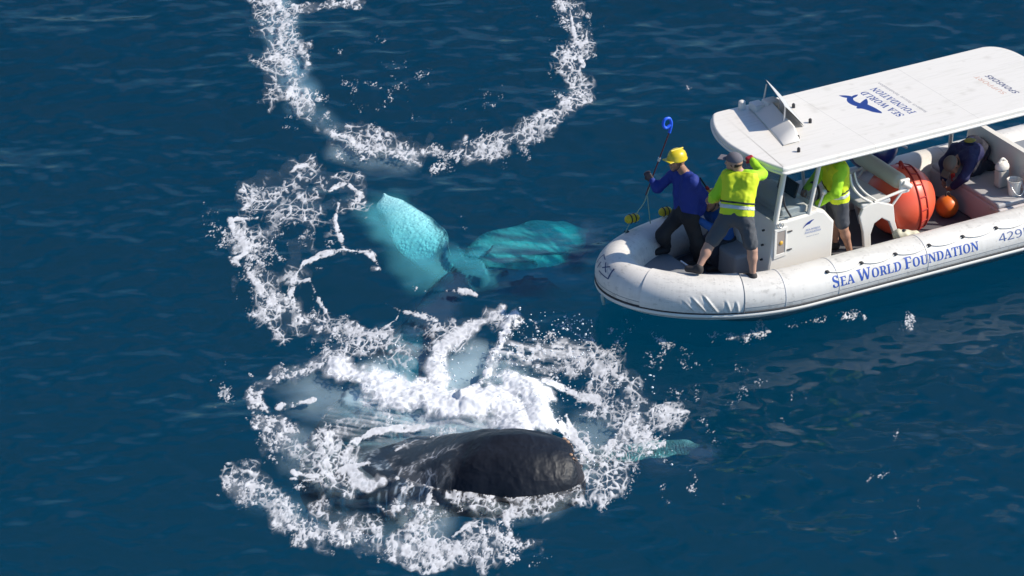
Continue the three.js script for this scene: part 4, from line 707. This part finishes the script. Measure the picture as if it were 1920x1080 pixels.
person([0.78, 0.7, 0.83], {
  hipL: [0.88, 1.5, 0.68], hipR: [1.02, 1.5, 0.84], knL: [0.62, 1.14, 0.66], knR: [1.07, 1.1, 0.96], anL: [0.44, 0.92, 0.72], anR: [1.06, 0.78, 1.0], toL: [0.34, 0.88, 0.62], toR: [1.02, 0.72, 0.88],
  shL: [0.98, 1.96, 0.5], shR: [1.2, 1.98, 0.74], elL: [0.82, 1.7, 0.46], elR: [1.42, 1.92, 0.62], wrL: [0.9, 1.56, 0.28], wrR: [1.44, 1.99, 0.36], head: [1.03, 2.15, 0.56],
}, { dir: [-0.6, -0.35, -0.75] }, { skin: [0.48, 0.27, 0.19], top: HIGREEN, vest: HIVIS, bottom: [0.075, 0.08, 0.09], shorts: true, cap: [0.14, 0.13, 0.15], shoe: [0.035, 0.03, 0.03], palmL: [-0.6, 0, -0.6], palmR: [0.4, -1, 0], curlR: 1.3, gloveR: [0.42, 0.02, 0.03], label: 'person in yellow-green safety vest, grey shorts and cap standing on the bow tube' });
person([0.98, 0.33, -0.4], {
  hipL: [0.94, 1.1, -0.3], hipR: [1.0, 1.1, -0.48], knL: [1.06, 0.72, -0.28], knR: [0.68, 0.82, -0.5], anL: [1.14, 0.4, -0.36], anR: [0.78, 0.6, -0.56], toL: [0.98, 0.36, -0.38], toR: [0.62, 0.56, -0.56],
  shL: [0.96, 1.58, -0.24], shR: [0.96, 1.6, -0.6], elL: [1.14, 1.33, -0.24], elR: [0.74, 1.36, -0.72], wrL: [1.12, 1.1, -0.3], wrR: [0.68, 1.46, -0.76], head: [0.86, 1.8, -0.48],
}, { dir: [-0.95, -0.25, 0.1] }, { top: [0.008, 0.03, 0.24], bottom: [0.018, 0.018, 0.022], helmet: [0.72, 0.55, 0.02], palmL: [-0.6, 0, -0.6], palmR: [0.3, 0.2, -0.9], curlR: 1.4, gloveL: [0.04, 0.36, 0.8], gloveR: [0.05, 0.04, 0.05], label: 'person in blue long-sleeved shirt and yellow helmet leaning forward over the bow with a pole' });
person([1.42, 0.3, -0.4], {
  hipL: [1.5, 0.62, -0.26], hipR: [1.5, 0.62, -0.48], knL: [1.2, 0.62, -0.2], knR: [1.2, 0.5, -0.5], anL: [1.32, 0.38, -0.18], anR: [1.45, 0.36, -0.58], toL: [1.2, 0.335, -0.2], toR: [1.34, 0.335, -0.6],
  shL: [1.38, 1.02, -0.16], shR: [1.38, 1.02, -0.5], elL: [1.22, 0.9, -0.1], elR: [1.22, 1.08, -0.56], wrL: [1.08, 1.02, -0.24], wrR: [1.3, 1.3, -0.34], head: [1.3, 1.2, -0.33],
}, { dir: [-0.9, -0.45, 0.2] }, { top: [0.015, 0.1, 0.36], bottom: [0.02, 0.025, 0.04], helmet: [0.7, 0.48, 0.03], palmL: [0, 0, -1], palmR: [0, 0.4, 0.8], curlR: 1.3, label: 'crouching person in mid-blue top and yellow helmet half hidden behind the safety vest wearer' });
person([2.9, 0.3, 0.2], {
  hipL: [2.8, 1.12, 0.33], hipR: [2.84, 1.12, 0.12], knL: [2.86, 0.74, 0.34], knR: [2.92, 0.74, 0.06], anL: [2.98, 0.38, 0.34], anR: [2.96, 0.38, 0.04], toL: [2.84, 0.33, 0.36], toR: [2.82, 0.33, 0.04],
  shL: [2.72, 1.62, 0.46], shR: [2.78, 1.64, 0.1], elL: [2.62, 1.34, 0.5], elR: [2.6, 1.36, 0.06], wrL: [2.46, 1.16, 0.34], wrR: [2.5, 1.26, 0.04], head: [2.66, 1.8, 0.28],
}, { dir: [-1, -0.15, 0.1] }, { skin: [0.45, 0.24, 0.16], top: HIGREEN, vest: HIVIS, bottom: [0.07, 0.075, 0.09], shorts: true, cap: [0.05, 0.05, 0.06], palmL: [-0.4, -1, 0], palmR: [-0.4, -1, 0], curlL: 1.2, curlR: 1.2, deep: 0.01, label: 'person in yellow-green safety vest and dark shorts at the steering wheel under the roof' });

const bent = person([5.25, 0.725, -0.35], {
  hipL: [5.42, 0.98, -0.28], hipR: [5.46, 0.98, -0.5], knL: [5.22, 0.8, -0.18], knR: [5.26, 0.8, -0.62], anL: [5.5, 0.8, -0.2], anR: [5.52, 0.8, -0.62], toL: [5.56, 0.775, -0.14], toR: [5.58, 0.775, -0.66],
  shL: [5.1, 0.98, -0.06], shR: [5.14, 1.0, -0.46], elL: [4.96, 0.82, 0.0], elR: [4.98, 0.84, -0.48], wrL: [4.9, 0.66, -0.14], wrR: [4.9, 0.68, -0.36], head: [4.93, 0.92, -0.22],
}, { dir: [-0.45, -0.85, 0.05], up: [-0.85, 0.5, 0] }, { top: [0.016, 0.018, 0.08], bottom: [0.02, 0.02, 0.035], cap: [0.2, 0.17, 0.13], palmL: [0, -0.4, -1], palmR: [0, -0.4, 1], label: 'person in navy jacket with a yellow back patch bent over on the stern bench' });
mesh('back_patch', ball(0.085, 0.02, 0.42, 0.02, 1, 0.22, 0.8, 16, 10), mat(0.3, 0.24, 0.03), bent);

// ---------------------------------------------------------------- gear on board
const gear = (name, label, cat, x, y, z, group) => tag(aboard(name, x, y, z), label, cat, group);
{
  const g = gear('big_buoy', 'big orange-red ball buoy with a strap belt behind the helm seat', 'buoy', 3.95, 0.3, 0.02), red = mat(0.92, 0.13, 0.06, { roughness: 0.38, clearcoat: 0.2 }), strap = mat(0.42, 0.02, 0.012, { roughness: 0.6 });
  const R = 0.455, turn = new THREE.Matrix4().makeRotationFromEuler(new THREE.Euler(0, -0.16, 0.1)), place = (q) => q.applyMatrix4(turn).translate(0, 0.45, 0);
  mesh('float_ball', new THREE.SphereGeometry(R, 48, 32).translate(0, 0.45, 0), red, g);
  const ringAt2 = (x) => new THREE.TorusGeometry(Math.sqrt(R * R - x * x) + 0.002, 0.014, 8, 64).rotateY(Math.PI / 2).translate(x, 0, 0);
  for (const x of [0.09, 0.2]) mesh('strap_ring', place(ringAt2(x)), strap, g);
  for (let i = 0; i < 16; i++) { const a = i * Math.PI / 8, p = (x) => V(x, Math.sin(a) * (Math.sqrt(R * R - x * x) + 0.004), Math.cos(a) * (Math.sqrt(R * R - x * x) + 0.004)); mesh('strap_bar', place(rod(p(0.09), p(0.2), 0.011, 8)), strap, g); }
  mesh('lifting_eye', place(new THREE.TorusGeometry(0.05, 0.016, 8, 20).rotateY(Math.PI / 2).translate(0.05, R + 0.02, 0)), strap, g);
}
{
  const g = gear('small_buoy', 'small orange ball buoy in the shade by the stern bench', 'buoy', 4.74, 0.3, -0.04);
  mesh('float_ball', ball(0.15, 0, 0.15, 0, 1, 1, 1, 32, 22), mat(0.75, 0.16, 0.02, { roughness: 0.4 }), g); mesh('rope_eye', new THREE.TorusGeometry(0.03, 0.01, 8, 16).translate(0, 0.32, 0), M.dark, g);
}
{
  const g = gear('blue_buoy', 'navy blue round buoy on the far tube beyond the cream seat roll', 'buoy', 4.2, 0.74, -0.98);
  mesh('float_ball', ball(0.28, 0, 0.27, 0, 1.25, 0.95, 1, 36, 24), mat(0.012, 0.035, 0.16, { roughness: 0.3, clearcoat: 0.4 }), g); mesh('rope_eye', rod([0.34, 0.3, 0.02], [0.5, 0.2, 0.06], 0.018), M.white, g);
}
{
  const g = gear('white_jug', 'white plastic jug standing on the stern bench next to the bent-over person', 'jug', 5.34, 0.725, 0.3);
  mesh('jug_body', new RoundedBoxGeometry(0.17, 0.26, 0.14, 3, 0.04).translate(0, 0.13, 0), mat(0.5, 0.47, 0.42), g);
  mesh('jug_neck', [new THREE.SphereGeometry(0.1, 20, 12, 0, 6.2832, 0, 1.7).scale(1, 0.9, 0.85).translate(0, 0.27, 0), tube([[-0.06, 0.34, 0], [0, 0.39, 0], [0.07, 0.33, 0]], 0.018, 12, 8)], M.white, g);
}
{
  const g = gear('white_bucket', 'white bucket with a carrying handle at the near end of the stern bench', 'bucket', 5.34, 0.725, 0.58);
  mesh('bucket_body', new THREE.LatheGeometry([[0.001, 0], [0.075, 0], [0.095, 0.2], [0.105, 0.205], [0.1, 0.21], [0.09, 0.205], [0.072, 0.01], [0.001, 0.01]].map((q) => new THREE.Vector2(...q)), 28), M.white, g); mesh('bucket_handle', tube([[-0.1, 0.2, 0], [-0.07, 0.08, 0.11], [0, 0.03, 0.13], [0.07, 0.08, 0.11], [0.1, 0.2, 0]], 0.006, 24, 6), M.steel, g);
}
{
  const g = gear('hand_flare', 'small red and yellow hand flare stuck up beside the stern bench', 'flare', 5.0, 0.66, -0.28);
  mesh('flare_tube', rod([0, 0, 0], [-0.02, 0.12, 0], 0.03), mat(0.6, 0.04, 0.04), g); mesh('flare_cap', ball(0.034, -0.024, 0.15, 0, 1, 1.4, 1), mat(0.85, 0.5, 0.02), g);
}
{
  const g = gear('yellow_strap', 'yellow webbing strap lying on the deck near the tube', 'strap', 4.86, 0.3, 0.66);
  mesh('webbing', tube([[-0.2, 0.2, 0.08], [0, 0.24, 0.06], [0.2, 0.22, 0.1]], 0.03, 20, 8), mat(0.7, 0.36, 0.02), g);
}
{
  const g = gear('cream_bag', 'pale sandbag with a dark eyelet leaning on the tube by the helm seat', 'bag', 3.62, 0.5, 0.62);
  mesh('sack', nets((x, y, z) => capsules([[V(-0.1, 0.1, 0), V(0.12, 0.04, 0.06), 0.07, 0.08]], 0.03)(x, y, z) + 0.006 * Math.sin(x * 50) * Math.sin(z * 44 + y * 30), [-0.25, -0.1, -0.15], [0.28, 0.25, 0.2], 0.014), M.cream, g); mesh('eyelet', ball(0.025, -0.04, 0.16, 0.04, 1, 0.6, 1), M.dark, g);
}
{
  const g = gear('hook_pole', 'long thin pole with a bright blue looped tip held up by the blue shirt wearer', 'pole', 0.68, 1.46, -0.78), d = V(0.2, 0.74, 0.13);
  mesh('shaft', rod(d.clone().multiplyScalar(-0.28), d.clone().multiplyScalar(0.92), 0.0085), mat(0.09, 0.02, 0.03, { roughness: 0.4 }), g);
  mesh('joint', rod(d.clone().multiplyScalar(0.36), d.clone().multiplyScalar(0.42), 0.018), M.steel, g);
  mesh('blue_tip', [tube([[0.18, 0.66, 0.12], [0.2, 0.78, 0.13], [0.17, 0.86, 0.13], [0.1, 0.86, 0.13], [0.08, 0.79, 0.13], [0.12, 0.74, 0.13], [0.19, 0.77, 0.13]], 0.02, 40, 8)], mat(0.02, 0.12, 0.8, { roughness: 0.4 }), g);
}
{
  const g = gear('knife_pole', 'short pole with a red and white grip held by the crouching person', 'pole', 1.3, 1.3, -0.34);
  mesh('shaft', rod([0.06, -0.14, 0.1], [-0.1, 0.2, -0.12], 0.01), M.dark, g); mesh('red_grip', rod([0.0, 0.0, 0.0], [-0.045, 0.09, -0.055], 0.022), mat(0.55, 0.03, 0.03), g); mesh('white_grip', rod([0.03, -0.06, 0.045], [0.0, 0.0, 0.0], 0.022), M.white, g);
}
for (const [x, y, z, label, l] of [[0.5, 0.86, -0.93, 'yellow rope float on the far bow tube below the raised pole', 0.1], [1.08, 0.77, -1.06, 'yellow rope float on the far tube behind the blue shirt wearer', 0.075]]) {
  const g = gear('rope_float', label, 'float', x, y, z);
  mesh('float_body', new THREE.CapsuleGeometry(0.055, l, 6, 16).rotateZ(Math.PI / 2).translate(0, 0.05, 0), mat(0.62, 0.46, 0.02, { roughness: 0.5 }), g); for (const s of [-1, 1]) mesh('float_band', new THREE.TorusGeometry(0.056, 0.008, 6, 18).rotateY(Math.PI / 2).translate(s * 0.03, 0.05, 0), M.dark, g);
}
{
  const g = gear('thin_rope', 'thin pale green rope hanging from the raised pole to the bow tube', 'rope', 0.66, 1.36, -0.78);
  mesh('cord', [tube([[0, 0, 0], [-0.05, -0.2, -0.04], [-0.1, -0.34, -0.1], [-0.16, -0.46, -0.14]], 0.007, 24, 5), tube([[-0.02, -0.12, -0.02], [-0.02, -0.3, 0.02], [0.02, -0.5, 0.0]], 0.007, 20, 5), tube([[-0.16, -0.44, -0.14], [-0.3, -0.55, -0.06], [-0.42, -0.62, 0.1]], 0.007, 20, 5)], mat(0.3, 0.42, 0.32), g);
}

renderer.render(scene, camera);
